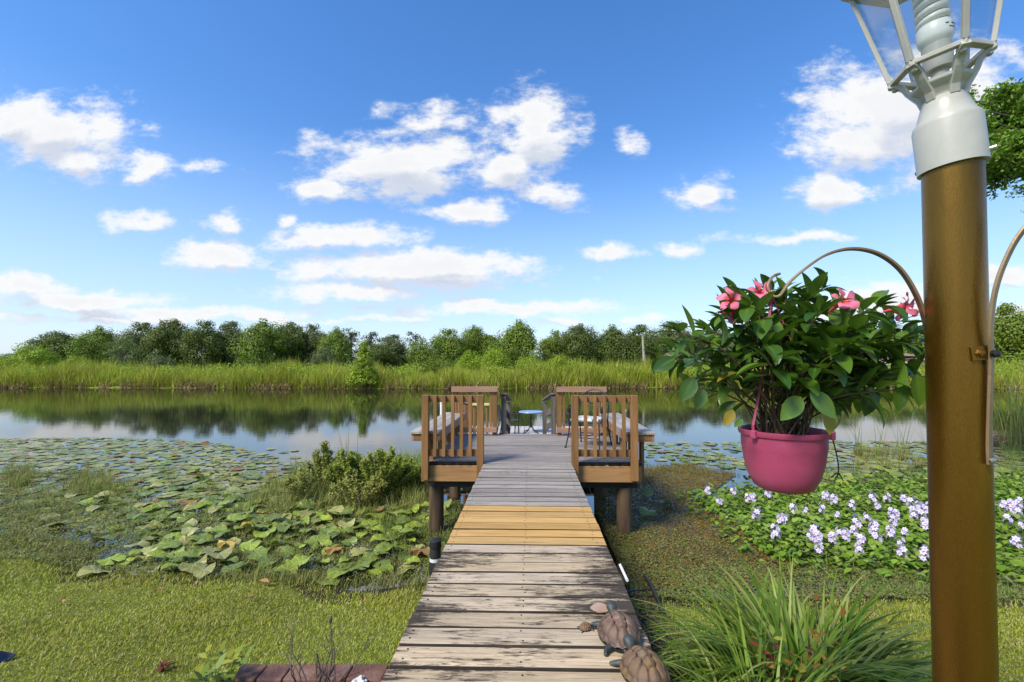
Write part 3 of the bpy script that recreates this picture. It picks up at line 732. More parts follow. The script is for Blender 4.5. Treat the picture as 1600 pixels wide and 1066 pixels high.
# ------------------------------------------------------------------ steps down to the lower dock
LZ = .34
stp = thing('dock_steps', 'short grey steps with sloping plank handrails between the deck and the lower dock', 'steps', (0, 8.9, LZ))
for k in range(3):
    MB().box((-.05, DB+.16+k*.27, WZ-.16*(k+1)-.02), (.98, .25, .038)).build('tread', 'dock_grey', stp, .004)
for px0, px1, s in ((787, 794, -1), (865, 851, 1)):
    a = PY(px0, 650, DB+.08); b = PY(px1, 650, DB+.95)
    MB().box((a.x, DB+.08, (1.70+WZ-.2)/2), (.09, .085, 1.70-WZ+.2)).build('newel_post', 'grey_post', stp, .005)
    MB().box((b.x, DB+.98, (1.50+LZ)/2), (.085, .085, 1.50-LZ)).build('newel_post', 'grey_post', stp, .005)
    MB().bar((a.x, DB+.02, 1.735), (b.x, DB+1.06, 1.54), .12, .035).build('handrail', 'grey_post', stp, .004)
    for zz in (.28, .55): MB().bar((a.x+s*.03, DB+.1, 1.735-zz), (b.x+s*.03, DB+1.0, 1.54-zz), .03, .12).build('side_board', 'grey_post', stp, .003)
    MB().bar((a.x+s*.06, DB+.02, WZ-.06), (b.x+s*.06, DB+1.0, LZ+.06), .04, .2).build('stringer', 'grey_post', stp, .003)

# ------------------------------------------------------------------ lower dock with its furniture
LF, LB = DB+.72, 14.3
dk = thing('lower_dock', 'low grey dock beyond the deck carrying the blue table', 'dock', (0, 11, 0))
bd = MB(); x = -1.85
while x < 1.85:
    bd.box((x+.07, (LF+LB)/2, LZ-.019+rnd.uniform(-.003, .003)), (.130, LB-LF+rnd.uniform(-.06, .03), .036)); x += .1405
bd.build('floor_boards', 'dock_grey', dk, .003)
for xx in (-1.8, 0, 1.8): MB().box((xx, (LF+LB)/2, LZ-.12), (.05, LB-LF-.1, .16)).build('joist', 'dark_beam', dk)
for xx in (-1.7, 1.7):
    for yy in (LF+.3, LB-.3): MB().lathe([(.09, -.8), (.085, LZ-.04)], 14, (xx, yy, 0)).build('pile', 'pile', dk, smooth=True)
pc = PZ(829.5, 674, LZ); tx, ty = pc.x, 12.9
tb = thing('bistro_table', 'small round blue topped table on a black iron pedestal', 'table', (tx, ty, LZ))
MB().lathe([(.30, .575), (.345, .58), (.352, .592), (.345, .606), (0, .61)], 40, (tx, ty, LZ)).build('table_top', 'blue_top', tb, smooth=True)
MB().lathe([(.018, .14), (.018, .36), (.032, .38), (.032, .44), (.018, .46), (.018, .572), (.10, .576)], 14, (tx, ty, LZ)).build('pedestal', 'black_iron', tb, smooth=True)
for k in range(4):
    a = PI/4+k*PI/2; c, s = math.cos(a), math.sin(a)
    MB().tube([(tx+c*r, ty+s*r, LZ+z) for r, z in ((.015, .30), (.03, .20), (.09, .09), (.17, .04), (.25, .03), (.29, .012))], .014, 8).build('foot', 'black_iron', tb, smooth=True)
def patio_chair(name, label, loc, rz):
    t = thing(name, label, 'chair', (0, 0, 0), 'black slat chairs by the blue table')
    for s in (-1, 1):
        MB().tube([(.22, s*.26, 0), (.22, s*.26, .60)], .014, 8).build('leg', 'black_iron', t, smooth=True)
        MB().tube([(-.30, s*.23, 0), (-.22, s*.23, .42), (-.30, s*.23, .88)], .014, 8).build('leg', 'black_iron', t, smooth=True)
        MB().box((-.01, s*.26, .615), (.50, .05, .022)).build('armrest', 'black_iron', t, .006)
    se = MB()
    for k in range(6): se.box((-.19+k*.085, 0, .42), (.07, .46, .016))
    se.build('seat', 'dark_slat', t, .003)
    bk = MB()
    for k in range(7):
        z = .46+k*.062; bk.box((-.225-.17*(z-.42)*1., 0, z), (.016, .45, .048))
    bk.build('backrest', 'dark_slat', t, .003)
    t.location = loc; t.rotation_euler = (0, 0, rz); return t
patio_chair('patio_chair', 'black slat armchair facing the blue table from its left', (PY(795, 660, 12.3).x, 12.3, LZ), .22)
patio_chair('patio_chair', 'black slat armchair mostly hidden behind the right step post, facing the blue table', (PY(877, 660, 12.4).x, 12.4, LZ), PI-.2)
# pale pine shelf bench and dark swivel stool behind the far left railing
def PD(px, py, Y): return PY(px, py, Y)
a, b = PD(738, 632, 10.6), PD(765, 632, 10.6)
t = thing('side_table', 'pale yellow pine topped side table beyond the deck behind the left railing', 'table', ((a.x+b.x)/2, 10.6, LZ))
zt = a.z
MB().box(((a.x+b.x)/2, 10.6, zt), (b.x-a.x, .34, .035)).build('table_top', 'pale_pine', t, .004)
for s in (a.x+.05, b.x-.06):
    for yy in (-.12, .12): MB().box((s, 10.6+yy, (LZ+zt)/2-.009), (.045, .045, zt-LZ-.018)).build('leg', 'stain_wood', t, .003)
a = PD(729, 640, 10.2)
t = thing('rod_stand', 'dark upright fishing rod stand with a cross bar behind the left railing', 'stand', (a.x, 10.2, LZ))
MB().tube([(a.x, 10.2, LZ+.02), (a.x, 10.2, PD(731, 622, 10.2).z)], .02, 8).build('upright', 'black_iron', t, smooth=True)
zc = PD(731, 651, 10.2).z
MB().box((a.x, 10.2, zc), (.22, .04, .05)).build('cross_bar', 'black_iron', t, .006)
MB().box((a.x, 10.2, LZ+.012), (.26, .26, .024)).build('base', 'black_iron', t, .006)
# tall dark chair behind the far left railing
a = PD(718, 640, 9.7)
t = thing('dock_chair', 'dark brown high backed chair with pale head edge behind the left railing', 'chair', (a.x, 9.7, LZ))
zt = PD(718, 633, 9.7).z
MB().grid(lambda u, v: (a.x-.16+.34*u, 9.74+.12*v-.05*math.sin(PI*u), LZ+.40+(zt-LZ-.40)*v+.05*math.sin(PI*u)*v), 8, 6).build('backrest', 'stain_wood', t, smooth=True).modifiers.new('solid', 'SOLIDIFY').thickness = .03
MB().tube([(a.x-.16+.34*u/8, 9.85-.05*math.sin(PI*u/8), zt+.01+.05*math.sin(PI*u/8)) for u in range(9)], .02, 8).build('head_edge', 'bench_wood', t, smooth=True)
MB().box((a.x, 9.50, LZ+.40), (.42, .46, .04)).build('seat', 'stain_wood', t, .01)
for sx in (-.17, .17):
    for yy in (9.32, 9.70): MB().box((a.x+sx, yy, LZ+.19), (.045, .045, .38)).build('leg', 'stain_wood', t, .004)
# white pipes standing in the water beside the deck
for px, pyt, Y, lab, ball in ((690, 627, 9.3, 'thin white pipe standing in the water left of the deck', False), (976, 640, 9.6, 'white pipe with rounded cap standing in the water right of the deck', True)):
    a = PD(px, pyt, Y); t = thing('mooring_pipe', lab, 'pipe', (a.x, Y, -.5))
    MB().lathe([(.032, -.5), (.032, a.z-.03)], 14, (a.x, Y, 0)).build('pipe', 'pvc', t, smooth=True)
    MB().lathe([(.036, a.z-.07), (.042, a.z-.05), (.042, a.z-.02), (.03, a.z+.008), (0, a.z+.018)] if ball else [(.036, a.z-.05), (.036, a.z), (0, a.z+.002)], 14, (a.x, Y, 0)).build('cap', 'pvc', t, smooth=True)

# ------------------------------------------------------------------ wrought iron armchair on the deck
def iron_chair():
    a = PZ(925, 704, WZ)
    t = thing('iron_armchair', 'ornate black wrought iron armchair with patterned seat on the right of the deck', 'chair', (0, 0, 0))
    def spiral(c, r0, turns, ax, s=1):
        pts = []
        for k in range(20):
            q = k/19; an = s*turns*2*PI*q; r = r0*(1-.8*q)
            pts.append(Vector(c)+Vector(ax)*(r*math.cos(an)-r0)+Vector((0, 0, 1))*r*math.sin(an))
        return pts
    # local: +Y is the back, -Y the front
    fr = MB()
    for s in (-1, 1):
        fr.tube([(s*.24, .20, .40), (s*.245, .24, .62), (s*.23, .28, .76)], .011, 8)
    fr.tube([(-.24+.48*k/16, .28+.02*math.sin(PI*k/16), .76+.12*math.sin(PI*k/16)**.8) for k in range(17)], .011, 8)
    fr.tube([(-.23, .28, .74), (.23, .28, .74)], .009, 8)
    fr.tube([(-.235, .245, .62), (.235, .245, .62)], .008, 8)
    fr.build('back_frame', 'black_iron', t, smooth=True)
    sc = MB()
    for s in (-1, 1):
        sc.tube(spiral((s*.11, .285, .785), .055, 1.3, (s, 0, 0), 1), .007, 6)
        sc.tube(spiral((s*.03, .285, .80), .04, 1.2, (-s, 0, 0), 1), .007, 6)
        for x in (.06, .15): sc.tube([(s*x, .25, .44), (s*x*1.1, .26, .62), (s*x, .28, .74)], .006, 6)
    sc.tube([(0, .25, .44), (0, .28, .74)], .006, 6)
    sc.build('scroll_work', 'black_iron', t, smooth=True)
    for s in (-1, 1):
        ar = MB()
        ar.tube([(s*.245, .24, .64), (s*.27, .05, .66), (s*.275, -.16, .63), (s*.275, -.21, .58), (s*.275, -.17, .54), (s*.275, -.13, .57), (s*.275, -.16, .60)], .013, 8)
        ar.tube([(s*.27, -.16, .60), (s*.26, -.12, .41)], .009, 8)
        ar.build('armrest', 'black_iron', t, smooth=True)
        MB().tube([(s*.235, -.20, .40), (s*.25, -.22, .22), (s*.27, -.28, .03), (s*.272, -.30, .012)], .011, 8).lathe([(.022, 0), (.018, .014), (0, .018)], 10, (s*.272, -.30, 0)).build('leg', 'black_iron', t, smooth=True)
        MB().tube([(s*.235, .20, .40), (s*.245, .26, .20), (s*.26, .33, .012)], .011, 8).lathe([(.022, 0), (.018, .014), (0, .018)], 10, (s*.26, .33, 0)).build('leg', 'black_iron', t, smooth=True)
    MB().tube([(-.26, -.24, .16), (.26, -.24, .16)], .007, 6).tube([(-.255, .28, .16), (.255, .28, .16)], .007, 6).tube([(0, -.24, .16), (0, .28, .16)], .007, 6).build('stretcher', 'black_iron', t, smooth=True)
    MB().tube([(-.24, -.2, .40), (.24, -.2, .40), (.24, .2, .40), (-.24, .2, .40), (-.24, -.2, .40)], .011, 8).build('seat_frame', 'black_iron', t, smooth=True)
    MB().box((0, 0, .43), (.46, .42, .05)).build('cushion', 'cushion', t, .02, bseg=3)
    t.location = (a.x, a.y+.35, WZ+.003); t.rotation_euler = (0, 0, math.radians(-28)); return t
iron_chair()
# ------------------------------------------------------------------ lamp post with hanger arms and lantern
PB, PT = PY(1509, 1150, 1.15), PY(1487.5, 258, 1.15)
lamp = thing('lamp_post', 'bronze gold round lamp post carrying a white glass lantern and two curved plant arms', 'lamp post', (PB.x, PB.y, .72))
ax = (PT-PB).normalized(); PR = .0595
B0 = PB-ax*.05
MB().tube([B0, PB+(PT-PB)*.5, PT+ax*.03], PR, 48).build('post', 'gold', lamp, smooth=True)
RL = Matrix.Rotation(math.radians(-6), 3, 'Y') @ ax.to_track_quat('Z', 'Y').to_matrix()
LAX = RL @ Vector((0, 0, 1))
ca_ = math.radians(-14)        # lantern turned about its axis
def LP(x, y, z): return PT+RL @ Vector((x*math.cos(ca_)-y*math.sin(ca_), x*math.sin(ca_)+y*math.cos(ca_), z))
w = 'white_metal'
MB().lathe([(.063, -.010), (.0685, -.010), (.0685, .102), (.066, .112), (.058, .122), (.049, .150), (.043, .170), (.040, .172), (.040, .10), (.063, .09)], 48, PT, RL).build('cap_collar', w, lamp, smooth=True)
for a in (math.radians(222), math.radians(20)):
    d = RL @ Vector((math.cos(a), math.sin(a), 0)); p = PT+ax*.012+d*.067
    MB().tube([p, p+d*.012], .006, 8).build('set_screw', 'steel', lamp, smooth=True)
HN = 6; RING_Z, RING_R = .272, .103
ph = 0.0
def hexp(r, z, k):
    z = z if z < .165 else .165+(z-.165)*.86 if z < RING_Z+.02 else z-.015
    a = 2*PI*k/HN+ph; return LP(r*math.cos(a), r*math.sin(a), z)
# bell and curved brackets under the lantern
bl = MB(); prof = [(.041, .168), (.043, .18), (.050, .195), (.060, .205), (.066, .212), (.066, .222), (.056, .224), (.03, .222)]
bl.add([hexp(r, z, k) for r, z in prof for k in range(HN)], [(i*HN+j, i*HN+(j+1) % HN, (i+1)*HN+(j+1) % HN, (i+1)*HN+j) for i in range(len(prof)-1) for j in range(HN)]+[tuple(range((len(prof)-1)*HN, len(prof)*HN))])
bl.build('bell_base', w, lamp, .002)
for k in range(HN):
    a = 2*PI*k/HN+ph; tdir = (LP(-math.sin(a), math.cos(a), 0)-PT)
    pts = [hexp(r, z, k) for r, z in ((.040, .165), (.046, .19), (.058, .212), (.066, .228), (.072, .245), (.085, .260), (.101, .268))]
    MB().tube(pts, .01, 4, flat=(.020, .012), side=tdir).build('bracket', w, lamp, .002)
    p = hexp(.088, .254, k); MB().lathe([(.0075, -.004), (.0075, .004), (.004, .007), (0, .007)], 10, p, RL @ Matrix.Rotation(PI, 3, 'X')).build('rivet', w, lamp, smooth=True)
rg = MB()
ro, ri = RING_R, RING_R-.020
vs = [hexp(r, z, k) for r, z in ((ro, RING_Z-.006), (ro, RING_Z+.007), (ri, RING_Z+.007), (ri, RING_Z-.006)) for k in range(HN)]
rg.add(vs, [(i*HN+j, i*HN+(j+1) % HN, ((i+1) % 4)*HN+(j+1) % HN, ((i+1) % 4)*HN+j) for i in range(4) for j in range(HN)]); rg.build('lantern_ring', w, lamp, .0015)
TZ, TR = .56, .157
fr = holder('lantern_frame', lamp)
for k in range(HN):
    a = 2*PI*k/HN+ph; tdir = (LP(-math.sin(a), math.cos(a), 0)-PT)
    MB().tube([hexp(RING_R-.006, RING_Z+.006, k), hexp(TR, TZ, k)], .01, 4, flat=(.013, .011), side=tdir).build('strut', w, fr, .0015)
    e = .0015
    q = [hexp(RING_R-.012, RING_Z+.009, k), hexp(RING_R-.012, RING_Z+.009, k+1), hexp(TR-.006, TZ-.002, k+1), hexp(TR-.006, TZ-.002, k)]
    g = MB(); n_ = (q[1]-q[0]).cross(q[3]-q[0]).normalized()*.002
    cen = sum(q, Vector())/4; q = [cen+(v-cen)*.93 for v in q]
    g.add(q+[v+n_ for v in q], [(0, 3, 2, 1), (4, 5, 6, 7), (0, 1, 5, 4), (1, 2, 6, 5), (2, 3, 7, 6), (3, 0, 4, 7)])
    g.build('glass_pane', 'glass', fr)
rf = MB(); prof = [(TR+.005, TZ-.012), (TR+.022, TZ+.004), (TR-.02, TZ+.05), (.07, TZ+.10), (.03, TZ+.13), (.022, TZ+.16), (.028, TZ+.18), (.0, TZ+.205)]
rf.add([hexp(max(r, .0005), z, k) for r, z in prof for k in range(HN)], [(i*HN+j, i*HN+(j+1) % HN, (i+1)*HN+(j+1) % HN, (i+1)*HN+j) for i in range(len(prof)-1) for j in range(HN)]+[tuple(reversed(range(HN)))])
rf.build('lantern_roof', w, lamp, .002)
bh = holder('light_bulb', lamp)
MB().lathe([(.018, .215), (.018, .262), (.028, .264), (.030, .275), (.030, .325), (.026, .327)], 28, PT-LAX*.016, RL).build('socket', 'white_metal', bh, smooth=True)
MB().lathe([(.027, .326), (.034, .336), (.0365, .345), (.0365, .372), (.033, .378), (0, .379)], 28, PT-LAX*.016, RL).build('ballast', 'bulb', bh, smooth=True)
MB().tube([LP(.027*math.cos(q*.35), .027*math.sin(q*.35), .366+q*.0012) for q in range(0, 92)], .0085, 10).build('spiral_tube', 'bulb', bh, smooth=True)
pr = MB()
for k in range(11):
    a = math.radians(178+k*11); l_ = .0045 if k % 3 else .0075
    d = RL @ Vector((math.cos(a), math.sin(a), 0)); td = RL @ Vector((-math.sin(a), math.cos(a), 0))
    for zz in (.336, .345):
        if (k*7+int(zz*1000)) % 4: pr.bar(PT+LAX*zz+d*.0367-td*l_/2, PT+LAX*zz+d*.0367+td*l_/2, .0022, .0012, up=d)
pr.build('printed_marks', 'blackplastic', bh)
# ---- hanger arms: flat bars clamped to the post
def at_post(zpx): return PB+ax*((PY(1500, zpx, 1.15).z-PB.z)/ax.z)
POTC = Vector((PY(1223, 672, 1.26).x, 1.26, 0))
def bez(p, n=10):
    out = []
    P = [Vector(q) for q in p]
    for i in range(len(P)-1):
        a, b, c, d = P[max(i-1, 0)], P[i], P[i+1], P[min(i+2, len(P)-1)]
        for k in range(n):
            t_ = k/n
            out.append(.5*((2*b)+(c-a)*t_+(2*a-5*b+4*c-d)*t_**2+(3*b-a-3*c+d)*t_**3))
    out.append(P[-1]); return out
def arm(px_list, Y0_, Y1_, name, sidev, w_=.019, th=.0065):
    n = len(px_list); pts = []
    for i, (px, py) in enumerate(px_list):
        q = i/(n-1); pts.append(PY(px, py, Y0_+(Y1_-Y0_)*max(0, (q-.25)/.75)))
    return MB().tube(bez(pts, 8), .01, 4, flat=(w_, th), side=sidev).build(name, 'gold_arm', lamp, .0015)
sL = Vector((.25, 1, 0)).normalized()
arm([(1470, 700), (1466, 610), (1453, 548), (1445, 500), (1430, 458), (1405, 420), (1370, 396), (1330, 389), (1292, 398), (1258, 420), (1232, 443), (1218, 462), (1206, 462), (1199, 448), (1207, 433), (1216, 429)], 1.185, 1.26, 'hanger_arm', sL)
sR = Vector((1, .55, 0)).normalized()
arm([(1546, 726), (1545, 690), (1547, 620), (1549, 560), (1548, 520), (1553, 465), (1568, 415), (1595, 365), (1640, 320), (1700, 300), (1765, 315), (1810, 350), (1830, 390)], 1.085, 1.0, 'hanger_arm', sR, .020)
pc2 = PY(1545.5, 719, 1.083)
MB().lathe([(.007, 0), (.007, .004), (.003, .006), (0, .006)], 12, pc2+Vector((0, -.006, 0)), Matrix.Rotation(PI/2, 3, 'X')).build('bolt', 'steel', lamp, smooth=True)
for zpx, a0, a1 in ((553, -112, -60), (553, 160, 215)):
    c = at_post(zpx); st = MB()
    pts = [c+RL @ Vector(((PR+.0035)*math.cos(math.radians(a)), (PR+.0035)*math.sin(math.radians(a)), 0)) for a in np.linspace(a0, a1, 9)]
    st.tube(pts, .01, 4, flat=(.034, .006), side=ax); st.build('clamp_strap', 'gold', lamp, .001)
    p = c+RL @ Vector((PR*math.cos(math.radians(a0+14)), PR*math.sin(math.radians(a0+14)), 0)); d = (p-c).normalized()
    MB().lathe([(.011, .004), (.011, .008), (.0075, .009), (.0075, .014), (0, .015)], 6, p, d.to_track_quat('Z', 'Y').to_matrix()).build('bolt', 'gold', lamp, .0006)
q = PY(1552, 553, 1.075); MB().lathe([(.009, 0), (.009, .01), (.004, .013), (0, .013)], 8, q, Matrix.Rotation(PI/2, 3, 'X')).build('bolt', 'black_iron', lamp, smooth=True)

# ------------------------------------------------------------------ hanging pot with its plant
RZ = 2.25-(671-572)*1.26/700
pot = thing('hanging_pot', 'pink plastic hanging flower pot below the left curved arm', 'flower pot', (POTC.x, POTC.y, RZ-.16))
C0 = (POTC.x, POTC.y, 0)
R_ = .112
MB().lathe([(0, RZ-.158), (.062, RZ-.158), (.074, RZ-.150), (.088, RZ-.122), (.098, RZ-.085), (.1035, RZ-.045), (.1045, RZ-.042), (.105, RZ-.012), (.110, RZ-.010), (R_, RZ-.004), (R_, RZ+.002), (.108, RZ+.004), (.104, RZ+.001), (.100, RZ-.02), (.085, RZ-.10), (0, RZ-.13)], 56, C0).build('pot', 'pot', pot, smooth=True)
HK = PY(1206, 462, 1.26)
for a in (math.radians(205), math.radians(325), math.radians(85)):
    p = Vector((POTC.x+.110*math.cos(a), POTC.y+.110*math.sin(a), RZ)); d = Vector((math.cos(a), math.sin(a), 0))
    MB().tube([p+d*.004-Vector((0, 0, .012)), p+d*.006+Vector((0, 0, .02)), p+(HK-p)*.3, p+(HK-p)*.7, HK], .0035, 6, flat=(.009, .004), side=d.cross(Vector((0, 0, 1)))).build('hanger_strap', 'pot', pot, .0005)
    MB().box(p+d*.002-Vector((0, 0, .004)), (.016, .016, .022), Matrix.Rotation(a, 3, 'Z')).build('strap_clip', 'pot', pot, .003)
MB().grid(lambda u, v: (POTC.x+.1005*v*math.cos(2*PI*u), POTC.y+.1005*v*math.sin(2*PI*u), RZ-.018+.012*(1-v)+.004*math.sin(23*u)*v*(1-v)*4), 40, 8).build('soil', 'soil', pot, smooth=True)
MB().tube(bez([PY(1292, 672, 1.22), PY(1300, 684, 1.22), PY(1308, 715, 1.22), PY(1310, 738, 1.22), PY(1303, 752, 1.22)], 6), .0018, 6).tube(bez([PY(1310, 738, 1.22), PY(1318, 752, 1.22)], 3), .0016, 5).tube(bez([PY(1310, 738, 1.22), PY(1299, 745, 1.22)], 3), .0016, 5).build('watering_tube', 'blackplastic', pot, smooth=True)

plant = thing('mandevilla', 'glossy dark green mandevilla with pink trumpet flowers spilling from the pink hanging pot', 'plant', (POTC.x, POTC.y, RZ))
LVv, LVf, LVa, LVm = [], [], [], []
def leaf_mesh(base, dirv, up, L, Wd, droop, fold, mat=0):
    """a pointed oval leaf, arched along its length and folded along its midrib"""
    d = Vector(dirv).normalized(); s = d.cross(Vector(up)); s = s.normalized() if s.length > 1e-4 else Vector((1, 0, 0)); n = s.cross(d).normalized()
    k = 8; p = Vector(base); off = len(LVv); cur = d.copy(); nn = n.copy()
    R = Matrix.Rotation(-droop/k, 3, s)
    for i in range(k+1):
        tt = i/k; wv = Wd*.5*(math.sin(PI*tt**.85)**.85)*(1-.12*tt)+.0008
        if i == 0: wv = .0012
        if i == k: wv = .0006
        for j, e in enumerate((-1, -.5, 0, .5, 1)):
            LVv.append(p+s*(wv*e)+nn*(abs(e)*wv*fold-.25*wv*fold*(abs(e) == .5)))
            LVa.append((1 if e == 0 else .35 if abs(e) == .5 else 0.)*(1-.6*tt))
        p = p+cur*(L/k); cur = R @ cur; nn = R @ nn
    for i in range(k):
        for j in range(4):
            a = off+i*5+j; LVf.append((a, a+1, a+6, a+5)); LVm.append(mat)
stm = MB()
r5 = random.Random(21)
ends = [(1062, 520), (1050, 548), (1032, 556), (1080, 560), (1075, 605), (1110, 540), (1130, 500), (1150, 475), (1180, 462), (1120, 575), (1140, 610), (1165, 530), (1200, 455), (1230, 462), (1212, 500), (1245, 490), (1262, 470), (1285, 452), (1283, 490),
        (1310, 478), (1345, 492), (1335, 520), (1370, 480), (1360, 530), (1390, 520), (1412, 505), (1425, 520), (1400, 560), (1440, 535), (1420, 590), (1435, 600), (1380, 590), (1345, 580), (1310, 560), (1290, 600), (1265, 540), (1240, 560), (1205, 570), (1185, 590), (1330, 620), (1300, 630), (1225, 620),
        (1095, 590), (1180, 500), (1320, 545), (1270, 610), (1150, 560), (1400, 610), (1360, 560), (1250, 520), (1195, 540), (1300, 520), (1220, 535), (1430, 560), (1125, 535),
        (1100, 515), (1138, 492), (1235, 580), (1275, 575), (1325, 595), (1365, 610), (1405, 535), (1385, 500), (1160, 590), (1205, 600), (1345, 550), (1260, 500), (1170, 480)]
flowers_at = [(1140, 466), (1152, 488), (1189, 452), (1322, 466), (1424, 476), (1412, 488)]
for i, (px, py) in enumerate(ends):
    Ye = 1.26+r5.uniform(-.17, .22)
    if 1435 < px: Ye = 1.32
    e = PY(px, py, Ye)
    a = r5.uniform(0, 2*PI); rr = .06*math.sqrt(r5.random())
    b = Vector((POTC.x+rr*math.cos(a), POTC.y+rr*math.sin(a), RZ-.012))
    d = e-b
    m1 = b+Vector((d.x*.22, d.y*.22, max(d.z, .06)*.42)); m2 = b+Vector((d.x*.62, d.y*.62, max(d.z*.86, d.z+.02 if d.z < .1 else 0)))
    path = bez([b, m1, m2, e], 7)
    stm.tube(path, [.0030*(1-.6*k/(len(path)-1)) for k in range(len(path))], 6)
    nleaf = max(3, int((e-b).length/.062)); ang = r5.uniform(0, PI)
    for k in range(nleaf):
        q = .42+.58*(k+1)/nleaf; idx = min(len(path)-2, int(q*(len(path)-1))); p = path[idx] if q < 1 else path[-1]
        tn = (path[idx+1]-path[idx]).normalized(); ang += PI/2+r5.uniform(-.4, .4)
        sd = tn.orthogonal().normalized(); sd = (Matrix.Rotation(ang, 3, tn) @ sd)
        for sgn in (1, -1):
            dv = (sd*sgn*.9+tn*r5.uniform(.25, .8)+Vector((0, 0, .18))).normalized()
            L = r5.uniform(.062, .098)*(1.0 if q < .9 else .85)
            leaf_mesh(p+dv*.006, dv, (0, 0, 1) if abs(dv.z) < .92 else (1, 0, 0), L, L*r5.uniform(.40, .52), r5.uniform(.3, 1.1), r5.uniform(.1, .5), 1 if r5.random() < .012 else 0)
    if py < 560:
        tn = (path[-1]-path[-2]).normalized()
        for k in range(3):
            dv = (tn*1.2+Vector((r5.uniform(-.8, .8), r5.uniform(-.8, .8), r5.uniform(0, .5)))).normalized()
            leaf_mesh(path[-1], dv, (0, 0, 1) if abs(dv.z) < .9 else (1, 0, 0), r5.uniform(.04, .065), r5.uniform(.016, .024), r5.uniform(.1, .5), .5)
# a few big hanging leaves read clearly in front of the pot and beside the post
for px, py, Y, dx, dz, L, mt in ((1294, 640, 1.12, .02, -1, .062, 1), (1265, 612, 1.10, .5, -.55, .085, 0), (1252, 620, 1.12, -.6, -.6, .08, 0), (1432, 585, 1.2, .02, -1, .085, 0), (1405, 600, 1.22, -.1, -1, .075, 0), (1362, 605, 1.2, -.3, -1, .08, 0), (1340, 600, 1.25, -.6, -.5, .08, 0), (1145, 640, 1.22, -.5, -.9, .05, 1), (1160, 655, 1.18, -.7, -.6, .03, 0), (1085, 590, 1.2, -.5, -.8, .075, 0), (1100, 608, 1.22, -.4, -.9, .06, 0), (1055, 560, 1.2, -.8, -.4, .07, 0)):
    leaf_mesh(PY(px, py, Y), (dx, -.15, dz), (0, -1, .4), L, L*.58, .25, .2, mt)
me = bpy.data.meshes.new('foliage'); me.from_pydata([tuple(v) for v in LVv], [], LVf); me.update(); me.polygons.foreach_set('material_index', LVm)
at = me.attributes.new('vein', 'FLOAT', 'POINT'); at.data.foreach_set('value', LVa)
finish('foliage', me, ['mand', 'mand_y'], plant, 0, True)
stm.build('stems', 'stem', plant, smooth=True)
for i, (px, py) in enumerate(flowers_at):
    c = PY(px, py, 1.15+.05*(i % 3)); nrm = Vector(((-.75, .35, -.1, .1, .5, .6)[i], -.75, (.35, -.1, .5, .4, .2, -.5)[i])).normalized()
    s = nrm.orthogonal().normalized(); u2 = nrm.cross(s); vv, ff, va = [], [], []
    R0 = .029 if i < 5 else .022
    for k in range(5):                       # five broad twisted petals
        off = len(vv)
        for a_ in range(6):
            rr = .008+R0*a_/5
            for b_ in range(5):
                e = (b_-2)/2; wd = .62*math.sin(PI*min(1, .12+.72*a_/5))+.06
                th = 2*PI*k/5+e*wd*.82+.25*a_/5
                zz = .010*(a_/5)**.6-.012*(a_/5)**2+.006*e*(a_/5)-.012*(1-a_/5)
                vv.append(c+(s*math.cos(th)+u2*math.sin(th))*rr*(1-.12*abs(e)*(a_/5))+nrm*zz); va.append(1-min(1, a_/2.2) if a_ < 3 else .0+.15*(a_ == 5))
        for a_ in range(5):
            for b_ in range(4):
                q = off+a_*5+b_; ff.append((q, q+1, q+6, q+5))
    off = len(vv)
    for a_, (rr, zz) in enumerate(((.011, -.009), (.009, -.022), (.005, -.042), (.003, -.062))):
        for k in range(10):
            th = 2*PI*k/10; vv.append(c+(s*math.cos(th)+u2*math.sin(th))*rr+nrm*zz); va.append(.75)
    for a_ in range(3):
        for k in range(10): ff.append((off+a_*10+k, off+a_*10+(k+1) % 10, off+(a_+1)*10+(k+1) % 10, off+(a_+1)*10+k))
    me = bpy.data.meshes.new('flower'); me.from_pydata([tuple(v) for v in vv], [], ff); me.update()
    at = me.attributes.new('vein', 'FLOAT', 'POINT'); at.data.foreach_set('value', va)
    finish('flower', me, ['petal'], plant, 0, True)

